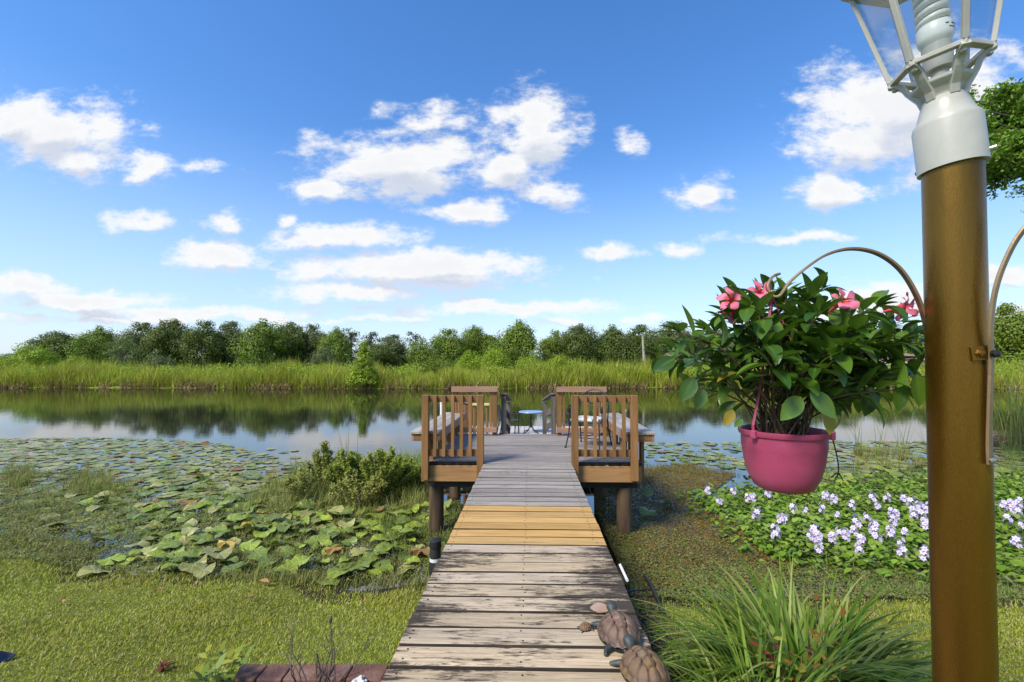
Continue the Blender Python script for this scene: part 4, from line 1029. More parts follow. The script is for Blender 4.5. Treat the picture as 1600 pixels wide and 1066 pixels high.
# ------------------------------------------------------------------ garden statues of turtles
def turtle(label, loc, rz, L, shell_m, group='cast turtle statues on the boardwalk', tilt=0.):
    t = thing('turtle_statue', label, 'statue', (0, 0, 0), group)
    a_, b_, h_ = L/2, L*.41, L*.36
    cen = [(0, y) for y in (.78, .40, .0, -.40, -.76)]+[(s*x, y) for s in (-1, 1) for x, y in ((.52, .58), (.62, .18), (.60, -.24), (.46, -.62))]
    cen += [(math.cos(q)*1.16, math.sin(q)*1.16) for q in np.linspace(0, 2*PI, 20, endpoint=False)]
    gv = []
    def sh(u, v):
        th = 2*PI*u; r = v; x, y = r*math.cos(th), r*math.sin(th)
        ds = sorted((math.hypot(x-cx, (y-cy)*1.05) for cx, cy in cen)); g = ds[1]-ds[0]
        bump = min(1, g/.13); bump = bump*bump*(3-2*bump); gv.append(1-min(1, g/.075))
        keel = .03*max(0, 1-abs(x)*6)
        z = h_*(math.sqrt(max(0, 1-r*r*.97)))*1.0+L*(.062*bump+keel)*(.5+.5*math.sqrt(max(0, 1-r**4)))
        fl = 1+.07*max(0, (r-.85)/.15)
        return (x*b_*fl, y*a_*fl, z+L*.07-.01*L*(r > .93))
    m = MB().grid(sh, 96, 44)
    so_ = m.build('shell', shell_m, t, smooth=False); me = so_.data; ga = me.attributes.new('groove', 'FLOAT', 'POINT'); ga.data.foreach_set('value', gv)
    me.polygons.foreach_set('use_smooth', [True]*len(me.polygons))
    MB().grid(lambda u, v: (v*b_*1.02*math.cos(2*PI*u), -v*a_*1.02*math.sin(2*PI*u), L*.055+.012*L*v), 40, 4).build('plastron', 'turtle_skin', t, smooth=True)
    bm = bmesh.new(); lay = bm.verts.layers.skin.verify()
    def vtx(p, r):
        v = bm.verts.new([c*L for c in p]); v[lay].radius = (r*L, r*L); return v
    c0 = vtx((0, 0, .12), .10); v = c0; c0[lay].use_root = True
    fr_ = vtx((0, .36, .13), .085); bm.edges.new((c0, fr_))
    n1 = vtx((0, .49, .19), .048); n2 = vtx((0, .56, .30), .105); n3 = vtx((0, .65, .35), .135); n4 = vtx((0, .755, .33), .085)
    for p, q in ((fr_, n1), (n1, n2), (n2, n3), (n3, n4)): bm.edges.new((p, q))
    bk = vtx((0, -.38, .12), .075); bm.edges.new((c0, bk)); tl = vtx((0, -.54, .06), .03); bm.edges.new((bk, tl))
    for s in (-1, 1):
        p1 = vtx((s*.26, .34, .12), .070); p2 = vtx((s*.42, .43, .075), .055); p3 = vtx((s*.47, .52, .025), .038)
        for p, q in ((fr_, p1), (p1, p2), (p2, p3)): bm.edges.new((p, q))
        p1 = vtx((s*.24, -.36, .11), .070); p2 = vtx((s*.37, -.47, .07), .055); p3 = vtx((s*.40, -.56, .024), .040)
        for p, q in ((bk, p1), (p1, p2), (p2, p3)): bm.edges.new((p, q))
    me = bpy.data.meshes.new('body'); bm.to_mesh(me); bm.free()
    o = finish('body', me, ['turtle_skin'], t, 0, True)
    sk = o.modifiers.new('skin', 'SKIN'); sk.use_smooth_shade = True; ss = o.modifiers.new('sub', 'SUBSURF'); ss.levels = ss.render_levels = 2
    for s in (-1, 1):
        MB().lathe([(0, -.012*L), (.010*L, -.006*L), (.013*L, 0), (.010*L, .006*L), (0, .012*L)], 10, (s*.062*L, .69*L, .355*L)).build('eye', 'blackplastic', t, smooth=True)
    t.location = loc; t.rotation_euler = (tilt, 0, rz); return t
p = PZ(967, 1000, WZ); turtle('large brown turtle statue facing the deck on the right edge of the boardwalk', (p.x, p.y, WZ+.002), math.radians(3), .225, 'shell')
p = PZ(1000, 1058, WZ); turtle('olive and brown turtle statue behind the large brown one, nearest the foot of the boardwalk', (p.x+.015, p.y-.01, WZ+.0), math.radians(14), .215, 'shell_olive')
p = PZ(915, 984, WZ); turtle('tiny round turtle statue left of the large brown one', (p.x, p.y, WZ+.002), math.radians(-70), .062, 'shell_olive')
# flat pink stone patch under the large turtle's head
p = PZ(938, 952, WZ)
def slab(c, rx, ry, h, seed, mat, name, label, cat):
    r6 = random.Random(seed); k = [1+r6.uniform(-.09, .09) for _ in range(14)]
    m = MB()
    def f(u, v):
        a = 2*PI*u; i = u*14 % 14; q = k[int(i) % 14]*(1-i % 1)+k[(int(i)+1) % 14]*(i % 1)
        r = min(1, v*1.25); zz = h if v < .7 else h*(1-((v-.7)/.3)**2)
        return (c[0]+rx*q*r*math.cos(a), c[1]+ry*q*r*math.sin(a), c[2]+zz)
    m.grid(f, 42, 10); o = m.build(name, mat, smooth=True); return tag(o, label, cat)
slab((p.x, p.y, WZ+.004), .05, .042, .006, 3, 'stone', 'flat_stone', 'thin flat pinkish stone lying on the boards beside the large turtle head', 'stone')
p = PZ(915, 940, WZ)
# ------------------------------------------------------------------ edging bricks, white rock, odds and ends
bx = [370, 412, 452, 520, 548, 605]
blab = ['red brick half hidden by the yellow green plant, farthest from the boardwalk', 'red brick behind the bare twig shrub, second from the yellow green plant', 'long red brick in the middle of the edging row', 'short red brick second from the boardwalk', 'greyish brick touching the side of the boardwalk']
blab = ['red edging brick half hidden by the yellow green plant', 'red edging brick directly behind the bare twigs', 'longest red edging brick, middle of the row', 'short red edging brick next to the grey one', 'greyish edging brick against the boardwalk']
for i in range(5):
    a, b = PZ(bx[i], 1046, .88), PZ(bx[i+1], 1046, .88)
    if i == 4: b.x = min(b.x, WX-WH-.012)
    tag(MB().box(((a.x+b.x)/2, a.y-.01, .82), (b.x-a.x-.005, .105, .12), Matrix.Rotation(math.radians(rnd.uniform(-1.5, 1.5)), 3, 'Z') @ Matrix.Rotation(math.radians(rnd.uniform(-2, 2)), 3, 'X')).build('edging_brick', 'brick', None, .008, bseg=3), blab[i], 'brick', 'edging bricks beside the boardwalk')
p = PZ(567, 1062, .86)
bm = bmesh.new(); bmesh.ops.create_icosphere(bm, subdivisions=4, radius=.045)
for v in bm.verts:
    q = v.co.normalized(); k = 1+.30*math.sin(q.x*7+1)*math.sin(q.y*6)*math.sin(q.z*6+2)+.10*math.sin(q.x*19)*math.sin(q.z*17+q.y*9)
    v.co = v.co*k; v.co.z *= .9
me = bpy.data.meshes.new('white_rock'); bm.to_mesh(me); bm.free()
o = finish('white_rock', me, ['whitestone'], None, 0, True); o.location = (p.x, p.y-.05, .855); tag(o, 'knobbly white coral rock in front of the greyish brick', 'rock')
# black stub with a white band left of the boardwalk
p = PZ(683, 930, 0.05); zt = PY(680, 845, p.y).z
p = PY(680, 900, 4.55); t = thing('capped_pipe', 'short black capped pipe with a white band left of the boardwalk', 'pipe', (p.x, 4.55, -.2))
zt = PY(680, 844, 4.55).z
MB().lathe([(.055, -.3), (.055, zt-.02), (.05, zt)], 20, (p.x, 4.55, 0)).lathe([(.061, zt-.07), (.061, zt-.002), (.05, zt+.006), (0, zt+.008)], 20, (p.x, 4.55, 0)).build('pipe', 'blackplastic', t, smooth=True)
zb = PY(680, 873, 4.55).z
MB().lathe([(.0575, zb-.02), (.0575, zb+.012)], 20, (p.x, 4.55, 0)).build('white_band', 'pvc', t, smooth=True)
a, b = PY(968, 884, 2.95), PY(976, 906, 2.72)
a = PZ(967, 883, WZ-.03); b = PZ(978, 907, WZ-.03)
t = tag(MB().tube([a+Vector((.008, 0, 0)), b+Vector((.008, 0, 0))], .009, 14).build('drain_pipe', 'pvc', None, smooth=True), 'short white pipe along the right side of the boardwalk', 'pipe')
def gz(px, py, it=12):
    z = .3
    for _ in range(it):
        q = PZ(px, py, z); z = .5*z+.5*float(ground_z(q.x, q.y))
    return PZ(px, py, z)
a, b = gz(1000, 905), gz(1035, 962)
pts = bez([a+Vector((0, 0, .07)), a.lerp(b, .3)+Vector((.01, 0, .10)), a.lerp(b, .7)+Vector((.012, 0, .06)), b+Vector((0, 0, .02))], 7)
t = thing('garden_hose', 'dark corrugated hose end lying on the mulch right of the boardwalk', 'hose', tuple(b))
MB().tube(pts, [.016+.003*(k % 2) for k in range(len(pts))], 12).build('hose', 'blackplastic', t, smooth=True)
MB().tube([pts[0]+(pts[0]-pts[1]).normalized()*.03, pts[0]], .019, 12).build('brass_fitting', 'pale_pine', t, smooth=True)
a, b = gz(978, 930), gz(1046, 926)
tag(MB().tube(bez([a+Vector((-.05, 0, .02)), a.lerp(b, .5)+Vector((0, .01, .03)), b+Vector((0, 0, .01))], 6), .013, 10).build('black_pipe', 'blackplastic', None, smooth=True), 'thin straight black pipe crossing under the corrugated hose', 'pipe')
p = gz(8, 1036); m = MB()
m.grid(lambda u, v: (p.x-.06+.07*u, p.y-.04+.08*v, p.z+.03+.035*math.sin(3*u+1)*math.sin(2.6*v+.4)), 8, 8)
o = m.build('blue_cloth', 'bluefab', None, smooth=True); o.modifiers.new('solid', 'SOLIDIFY').thickness = .012; tag(o, 'small dark blue cloth scrap on the lawn at the left edge', 'cloth')
# ------------------------------------------------------------------ lawn, marsh grass and floating weed (ground cover)
def z_of(p): return ground_z(p[:, 0], p[:, 1])
def stuff(name, parts, mats, mi=None, smooth=False):
    V, F = join(parts); return tag(np_mesh(name, V, F, mats, mi=mi, smooth=smooth), kind='stuff')
def lawn():
    n = 760000
    x = rng.uniform(-9.5, 6.2, n); y = rng.uniform(1.55, 6.3, n)
    px, py, w = proj(np.stack([x, y, ground_z(x, y)], 1))
    keep = (px > -560) & (px < 1760) & (py < 1230)
    keep &= rng.random(n) < np.clip(2.6/w, .25, 1.)**1.6*1.0
    keep &= ~((np.abs(x-WX) < WH+.01))
    lim = shore(x)-.10+.16*np.sin(x*5.1)+.10*np.sin(x*11+y*3)
    keep &= y < lim+rng.normal(0, .07, n)
    keep &= ~((x > WH) & (x < .98+.1*np.sin(y*6)) & (rng.random(n) < .93))
    keep &= ~((x > .9) & (x < 1.6) & (y < 2.7) & (rng.random(n) < .6))
    keep &= ~((x > -1.62) & (x < -.55) & (y < 2.07+.015*np.sin(x*30)))
    keep &= ~((x > -2.0) & (x < -1.55) & (y < 1.9) & (rng.random(n) < .7))
    keep &= ~((x > WH) & (y > 4.0+.15*np.sin(x*3)) & (rng.random(n) < .5))
    x, y = x[keep], y[keep]; n = len(x)
    B = np.stack([x, y, ground_z(x, y)-.004], 1)
    dist = np.hypot(x, y)
    patch = np.sin(x*2.3+1)*np.sin(y*3.1+x)+.6*np.sin(x*6.1)*np.sin(y*7.3)
    L = (rng.uniform(.014, .036, n)+.008*patch)*np.where(y > lim[keep]-.5, 1.5, 1.)
    V, q, t = blades(B, np.clip(L, .015, .1), rng.uniform(.0035, .006, n)*np.clip(dist/2.6, 1, 2.), rng.uniform(0, 2*PI, n), rng.uniform(.2, .85, n), rng.uniform(.1, .8, n), 2)
    stuff('grass', [(V, [q, t])], ['grass'])
lawn()
def tuft(poly, ntuft, per, L, Wd, z=None, spread=.06, lean=(.05, .5), curl=(.2, 1.0), segs=3):
    p = scatter(poly, 1, 0); a = np.array(world_poly(poly)); lo, hi = a.min(0), a.max(0)
    area = abs(sum(a[i, 0]*a[(i+1) % len(a), 1]-a[(i+1) % len(a), 0]*a[i, 1] for i in range(len(a))))/2
    c = scatter(poly, ntuft/area)
    if not len(c): return None
    n = len(c)*per; B = np.repeat(c, per, 0)+rng.normal(0, spread, (n, 2))
    zz = np.maximum(ground_z(B[:, 0], B[:, 1]), -.03); B = np.concatenate([B, zz[:, None]], 1)
    s = np.repeat(rng.uniform(.6, 1.15, len(c)), per)
    V, q, t = blades(B, rng.uniform(L[0], L[1], n)*s, rng.uniform(Wd[0], Wd[1], n), rng.uniform(0, 2*PI, n), rng.uniform(*lean, n), rng.uniform(*curl, n), segs)
    return V, [q, t]
sd_, sg_ = [], []
def sedge(poly, nt, per, L, Wd, dark=False, **k):
    r = tuft(poly, nt, per, L, Wd, **k)
    if r is not None: (sg_ if dark else sd_).append(r)
sedge([(-320, 800), (90, 800), (230, 842), (190, 900), (-320, 880)], 260, 22, (.05, .14), (.004, .008))
sedge([(80, 850), (250, 835), (330, 850), (300, 900), (150, 905)], 90, 20, (.04, .12), (.004, .008))
sedge([(0, 728), (45, 730), (50, 760), (0, 775)], 28, 22, (.2, .38), (.007, .012))
sedge([(0, 765), (100, 775), (130, 810), (0, 830)], 60, 20, (.08, .2), (.006, .010))
sedge([(105, 745), (140, 740), (210, 765), (190, 785), (120, 780)], 34, 26, (.22, .42), (.006, .011))
sedge([(380, 770), (450, 755), (560, 760), (660, 745), (672, 800), (600, 810), (470, 808), (400, 800)], 190, 28, (.14, .42), (.006, .011))
sedge([(455, 740), (560, 735), (660, 722), (668, 762), (460, 772)], 110, 26, (.2, .5), (.006, .011))
sedge([(455, 742), (560, 732), (665, 722), (668, 765), (460, 775)], 170, 30, (.28, .60), (.006, .011), True)
sedge([(150, 800), (480, 780), (690, 800), (690, 905), (250, 905)], 150, 18, (.08, .24), (.005, .009), True)
sedge([(60, 740), (430, 740), (440, 790), (60, 800)], 60, 18, (.1, .26), (.005, .009), True)
sedge([(360, 800), (470, 790), (690, 800), (680, 850), (400, 850)], 110, 20, (.08, .24), (.005, .009))
sedge([(560, 870), (700, 860), (690, 925), (480, 925), (300, 920), (280, 895)], 230, 20, (.05, .16), (.004, .008))
sedge([(360, 850), (470, 850), (480, 890), (330, 890)], 90, 20, (.05, .2), (.004, .008))
sedge([(250, 730), (330, 715), (420, 740), (400, 790), (280, 790)], 26, 20, (.1, .25), (.005, .009))
sedge([(690, 800), (720, 790), (705, 850), (680, 900), (665, 905)], 60, 20, (.06, .2), (.004, .008), True)
sedge([(600, 735), (665, 725), (672, 775), (610, 790)], 90, 24, (.2, .45), (.006, .011), True)
sedge([(590, 800), (672, 790), (680, 850), (600, 850)], 60, 22, (.1, .3), (.005, .01), True)
sedge([(1075, 705), (1150, 715), (1160, 745), (1060, 740)], 40, 18, (.08, .2), (.006, .010), True)
sedge([(1330, 700), (1420, 705), (1455, 730), (1400, 745), (1340, 735)], 60, 20, (.12, .4), (.006, .011))
sedge([(1250, 745), (1457, 740), (1600, 740), (1600, 775), (1300, 770)], 160, 20, (.08, .26), (.006, .010), True)
sedge([(1560, 700), (1600, 700), (1600, 745), (1560, 745)], 50, 20, (.1, .3), (.006, .010), True)
sedge([(1005, 725), (1075, 722), (1100, 740), (1010, 750)], 46, 18, (.06, .18), (.005, .009))
sedge([(960, 840), (1010, 830), (1050, 880), (1010, 920), (985, 930)], 80, 18, (.04, .14), (.003, .006), True)
sedge([(1000, 880), (1100, 860), (1130, 900), (1040, 920)], 50, 18, (.04, .12), (.003, .006))
sedge([(1140, 880), (1300, 890), (1470, 905), (1600, 905), (1600, 945), (1450, 945), (1200, 920)], 260, 18, (.04, .14), (.004, .007), True)
stuff('marsh_sedge', sd_, ['sedge']); stuff('waterside_grass', sg_, ['sedge_dark'])
def weed(polys, dens, size, name, mat, zj=.02, flat=.25):
    P = np.concatenate([scatter(p, dens*k) for p, k in polys]); n = len(P)
    hum = .012*np.sin(P[:, 0]*9)*np.sin(P[:, 1]*7)+.01
    C = np.concatenate([P, (np.maximum(ground_z(P[:, 0], P[:, 1]), 0)+.006+np.abs(hum)+rng.random(n)*zj)[:, None]], 1)
    N = np.stack([rng.normal(0, flat, n), rng.normal(0, flat, n), np.ones(n)], 1)
    L = rng.uniform(size[0], size[1], n); stuff(name, [diamonds(C, L, L*rng.uniform(.3, .7, n), N)], [mat])
WB = [(985, 735), (1075, 726), (1150, 742), (1120, 765), (1078, 772), (1096, 795), (1150, 822), (1190, 862), (1260, 890), (1200, 925), (1060, 925), (990, 925), (955, 860), (930, 800), (930, 770)]
weed([(WB, 1.), ([(985, 900), (1300, 880), (1640, 895), (1640, 950), (985, 950)], .08)], 9000, (.010, .034), 'brown_floating_weed', 'weed_brown')
weed([(WB, .35), ([(985, 900), (1300, 880), (1640, 895), (1640, 950), (985, 950)], 2.2), ([(940, 810), (1000, 820), (1130, 850), (1190, 870), (1120, 925), (985, 925)], 1.1), ([(690, 790), (725, 785), (690, 880), (650, 905), (470, 915), (130, 905), (230, 850), (470, 800)], 1.1), ([(-320, 790), (300, 785), (420, 830), (330, 905), (60, 895), (-320, 870)], 1.2), ([(400, 780), (660, 770), (680, 860), (480, 880)], .7), ([(0, 740), (120, 735), (230, 780), (0, 840)], .6), ([(1180, 735), (1457, 730), (1600, 735), (1600, 770), (1250, 775)], .8), ([(1050, 870), (1180, 880), (1300, 900), (1150, 910), (1020, 905)], .8), ([(930, 790), (960, 860), (990, 905), (1010, 900), (960, 790)], .8)], 2600, (.012, .04), 'green_floating_weed', 'weed_green', .03, .4)
# mulch litter along the right side of the boardwalk and in the planting bed on the left
def litter():
    n = 9000; x = np.concatenate([rng.uniform(.56, 1.15, n//2), rng.uniform(.9, 2.0, n//4), rng.uniform(-1.9, -.6, n//4)]); y = np.concatenate([rng.uniform(1.6, 4.4, n//2), rng.uniform(1.6, 3.2, n//4), rng.uniform(1.4, 1.98, n//4)])
    C = np.stack([x, y, ground_z(x, y)+rng.uniform(.002, .02, len(x))], 1); m = len(x)
    N = np.stack([rng.normal(0, .4, m), rng.normal(0, .4, m), np.ones(m)], 1); L = rng.uniform(.012, .05, m)
    stuff('mulch', [diamonds(C, L, L*rng.uniform(.15, .6, m), N)], ['thatch_dark'])
M['thatch_dark'] = leafmat('mulch_chips', [(.03, .02, .014), (.07, .045, .028), (.13, .085, .05), (.22, .15, .09), (.05, .035, .02)], .85, 0, .2)
litter()

# ------------------------------------------------------------------ lily pads
def pad_mesh(name, seed, raised):
    r = random.Random(seed); nr, na = 5, 36; vv, ff, va = [], [], []
    notch = .16; p1, p2 = r.uniform(0, 6), r.uniform(0, 6); fold = r.uniform(.08, .45) if raised else 0
    for i in range(nr+1):
        rr = i/nr
        for j in range(na+1):
            u = j/na; a = notch+(2*PI-2*notch)*u
            e = 1+.05*math.sin(2*a+p1)+.035*math.sin(5*a+p2)
            x, y = rr*e*math.cos(a)*(1.12), rr*e*math.sin(a)*.98
            if i == nr and (j == 0 or j == na): x *= .93
            if raised:
                z = fold*abs(y)**1.5*.8+.10*math.sin(3*a+p2)*rr**2-.22*max(0, -x)**2*rr+.05*math.sin(7*a+p1)*rr**3-.15*(x > 0)*x*x
            else: z = .022*math.sin(3*a+p1)*rr**2+.035*math.sin(2*a+p2)*rr**3+.02*rr**4
            vv.append((x, y, z)); va.append((1. if j % 4 == 0 else .0)*(1-.5*rr)+(.6 if rr < .2 else 0))
    for i in range(nr):
        for j in range(na): a = i*(na+1)+j; ff.append((a, a+1, a+na+2, a+na+1))
    me = bpy.data.meshes.new(name); me.from_pydata(vv, [], ff); me.update()
    at = me.attributes.new('vein', 'FLOAT', 'POINT'); at.data.foreach_set('value', va)
    me.polygons.foreach_set('use_smooth', [True]*len(ff)); return me
def pads():
    flat = [pad_mesh('floating_pad', k, False) for k in range(5)]; up = [pad_mesh('raised_pad', 20+k, True) for k in range(6)]
    cache = {}
    def mesh(kind, k, mat):
        key = (kind, k, mat)
        if key not in cache:
            m = (up if kind else flat)[k].copy(); m.materials.clear(); m.materials.append(M[mat]); cache[key] = m
        return cache[key]
    P = []
    tone_l = {'pad_green': 'green', 'pad_olive': 'olive green', 'pad_yellow': 'yellowish green', 'pad_bright': 'bright green', 'pad_brown': 'withered brown', 'pad_gold': 'golden yellow'}
    def add(poly, dens, rad, tones, kind, hz, tilt, where, gap=.75):
        c = scatter(poly, dens); rr = rng.uniform(rad[0], rad[1], len(c)); keep = []
        pos = np.zeros((0, 3))
        for i in range(len(c)):
            if len(pos):
                d = np.hypot(pos[:, 0]-c[i, 0], pos[:, 1]-c[i, 1])
                if (d < (pos[:, 2]+rr[i])*gap).any(): continue
            pos = np.vstack([pos, [c[i, 0], c[i, 1], rr[i]]])
        for (x, y, q) in pos:
            mt = rnd.choices(list(tones), list(tones.values()))[0]
            z = rnd.uniform(*hz) if kind else rnd.uniform(.004, .022)
            P.append((x, y, z, q, rnd.uniform(0, 2*PI), rnd.uniform(-tilt, tilt), rnd.uniform(-tilt, tilt), mt, kind, where))
    far = {'pad_olive': 5, 'pad_yellow': 5, 'pad_green': 4, 'pad_brown': .8, 'pad_bright': 1}
    add([(-320, 690), (200, 684), (330, 690), (440, 718), (466, 738), (450, 765), (380, 775), (-320, 775)], 60, (.07, .145), far, 0, 0, .06, 'left of the deck', .70)
    add([(-320, 770), (450, 760), (470, 790), (420, 830), (230, 840), (60, 825), (-320, 815)], 30, (.10, .18), {'pad_green': 5, 'pad_olive': 4, 'pad_bright': 3, 'pad_yellow': 2, 'pad_brown': .3}, 0, 0, .08, 'left of the marsh shrubs', .66)
    add([(1005, 692), (1160, 690), (1175, 735), (1080, 728), (1005, 722)], 20, (.08, .15), far, 0, 0, .06, 'right of the deck', .8)
    add([(1290, 690), (1457, 690), (1600, 705), (1600, 765), (1457, 762), (1290, 765)], 50, (.08, .15), far, 0, 0, .07, 'beyond the lilac hyacinths', .64)
    add([(420, 700), (480, 700), (470, 730), (440, 720)], 3, (.09, .14), far, 0, 0, .05, 'left of the deck', .9)
    near = {'pad_green': 6, 'pad_bright': 5, 'pad_olive': 2, 'pad_yellow': 1.6, 'pad_gold': .35, 'pad_brown': .25}
    add([(560, 800), (690, 800), (690, 850), (640, 905), (470, 915), (130, 905), (230, 850), (380, 830), (470, 800)], 46, (.075, .145), near, 1, (.015, .11), .24, 'left of the boardwalk', .58)
    add([(220, 790), (470, 780), (560, 800), (470, 830), (230, 850)], 34, (.08, .14), near, 1, (.01, .06), .18, 'left of the boardwalk', .62)
    add([(60, 770), (300, 740), (480, 750), (470, 790), (240, 800), (140, 880), (60, 840)], 7, (.08, .14), near, 1, (.01, .06), .2, 'in the grassy shallows left of the leaf bed', .8)
    add([(690, 745), (722, 735), (712, 800), (690, 820)], 9, (.10, .15), {'pad_green': 1}, 1, (.03, .12), .3, 'beside the left pile', .7)
    add([(1150, 735), (1457, 735), (1600, 740), (1600, 765), (1180, 765)], 10, (.10, .16), near, 1, (.02, .12), .3, 'beyond the lilac hyacinths', .7)
    for px, py, q, mt in ((1013, 772, .10, 'pad_green'), (1012, 800, .12, 'pad_green'), (1040, 785, .09, 'pad_bright'), (602, 770, .13, 'pad_green'), (340, 790, .16, 'pad_bright'), (305, 735, .16, 'pad_bright')):
        w_ = PZ(px, py, .06); P.append((w_.x, w_.y, .06, q, rnd.uniform(0, 6), .2, -.25, mt, 1, 'right of the deck' if px > 800 else 'beside the marsh shrubs'))
    A = np.array([(p[0], p[1], p[2]) for p in P]); px, py, w = proj(A)
    size = np.array([p[3] for p in P])**2*.6/w**3
    size = np.where((px < -20) | (px > 1620), 0, size)
    order = np.argsort(-size); top = order[:290]; rest = order[290:]
    def mat4(p):
        return Matrix.Translation((p[0], p[1], p[2])) @ Euler((p[5], p[6], p[4])).to_matrix().to_4x4() @ Matrix.Scale(p[3], 4)
    for i in top:
        p = P[i]; k = rnd.randrange(6 if p[8] else 5)
        o = bpy.data.objects.new('lily_pad', mesh(p[8], k, p[7])); COL.objects.link(o); o.matrix_world = mat4(p)
        size_l = 'broad ' if p[3] > .155 else ('small ' if p[3] < .12 else '')
        cx_, cy_ = px[i], py[i]
        if p[9] == 'left of the boardwalk':
            col_ = 'at left end of bed' if cx_ < 260 else 'left of golden dead leaf' if cx_ < 350 else 'right of golden dead leaf' if cx_ < 450 else 'below the olive shrub' if cx_ < 530 else 'below the tall marsh shrub' if cx_ < 610 else 'near the capped pipe'
            row_ = 'far row' if cy_ < 815 else 'third row from lawn' if cy_ < 840 else 'second row from lawn' if cy_ < 868 else 'row next to lawn'
            where_ = f'{col_}, {row_}'
        else: where_ = p[9]
        if p[8]: lab = f"{size_l}{tone_l[p[7]]} raised lily leaf {where_}"
        elif False: lab = f"{size_l}{tone_l[p[7]]} lily leaf raised above the water {p[9]}"
        else: lab = f"{size_l}{tone_l[p[7]]} lily pad floating flat on the water {p[9]}"
        tag(o, lab, 'lily pad', 'lily pads on the near water')
        if p[8]:
            s = MB().tube([(p[0], p[1], p[2]+.002), (p[0]+rnd.uniform(-.05, .05), p[1]+.03, p[2]*.4), (p[0]+rnd.uniform(-.1, .1), p[1]+.05, -.12)], .006, 6).build('stalk', 'green_stem', None, smooth=True)
            s.parent = o; s.matrix_parent_inverse = mat4(p).inverted()
    # the many more that show small: one mass per kind of pad
    by = {}
    for i in rest: by.setdefault((P[i][8], rnd.randrange(5), P[i][7]), []).append(P[i])
    parts, mi, tones = [], [], list(tone_l); va = []
    cols = {}
    for (kind, k, mt), L in by.items():
        me = (up if kind else flat)[k]; n = len(me.vertices); v = np.empty(n*3, np.float32); me.vertices.foreach_get('co', v); v = v.reshape(-1, 3)
        f = np.array([q.vertices[:] for q in me.polygons]); a = np.empty(n, np.float32); me.attributes['vein'].data.foreach_get('value', a)
        for p in L:
            m4 = np.array(mat4(p)); parts.append((v @ m4[:3, :3].T+m4[:3, 3], [f])); mi.append(np.full(len(f), tones.index(mt))); va.append(a)
    if parts:
        V, F = join(parts); o = np_mesh('lily_pads', V, F, tones, mi=[np.concatenate(mi)], smooth=True, attrs={'vein': np.concatenate(va)}); tag(o, kind='stuff')
    print('PADS', len(P))
pads()
# crumpled yellow leaf heads among the pads
for px, py, lab in ((352, 850, 'crumpled golden yellow dead leaf standing among the lily leaves'), (655, 862, 'curled orange brown dead leaf beside the black capped pipe'), (520, 860, 'withered cream and brown leaf between green lily leaves')):
    w_ = PZ(px, py, .06); m = MB(); r = random.Random(px)
    f1, f2 = r.uniform(0, 6), r.uniform(0, 6)
    m.grid(lambda u, v: (w_.x+(.11*v*(1+.2*math.sin(9*u+f1)))*math.cos(2*PI*u), w_.y+.09*v*math.sin(2*PI*u), .03+.06*(1-v)+.05*v*math.sin(5*2*PI*u+f2)*.7+.03*v), 40, 8)
    tag(m.build('dead_leaf', 'pad_gold' if px < 400 else 'pad_brown', None, smooth=True), lab, 'leaf')

# ------------------------------------------------------------------ water hyacinths
HP = [(1085, 775), (1170, 768), (1300, 765), (1457, 752), (1600, 752), (1600, 905), (1457, 902), (1330, 895), (1230, 885), (1180, 862), (1150, 826), (1105, 800)]
def hy_leaves(c, n_, hmin, hmax, sc=1.):
    n = len(c); H = rng.uniform(hmin, hmax, n)
    C = np.concatenate([c, H[:, None]], 1); az = rng.uniform(0, 2*PI, n); lean = rng.uniform(.15, .9, n)
    N = np.stack([np.cos(az)*lean, np.sin(az)*lean, np.ones(n)], 1)
    al = np.stack([np.cos(az), np.sin(az), -lean*.6], 1)
    L = rng.uniform(.05, .10, n)*sc
    return hexleaf(C, L, L*rng.uniform(.65, .9, n), N, al, .16)
c = scatter(HP, 520); HP2 = [(1050, 775), (1170, 755), (1457, 742), (1640, 742), (1640, 925), (1457, 922), (1300, 905), (1200, 890), (1140, 860), (1110, 826), (1070, 800)]; c = np.concatenate([c, scatter(HP2, 120)])
V, F = hy_leaves(c, len(c), .01, .12)
c2 = scatter(HP, 160); B = np.concatenate([c2, np.full((len(c2), 1), -.02)], 1)
V2, q2, t2 = blades(B, rng.uniform(.08, .2, len(c2)), .008, rng.uniform(0, 6.28, len(c2)), .2, .6, 2)
stuff('hyacinth_leaf_mat', [(V, [F]), (V2, [q2, t2])], ['hyac'])
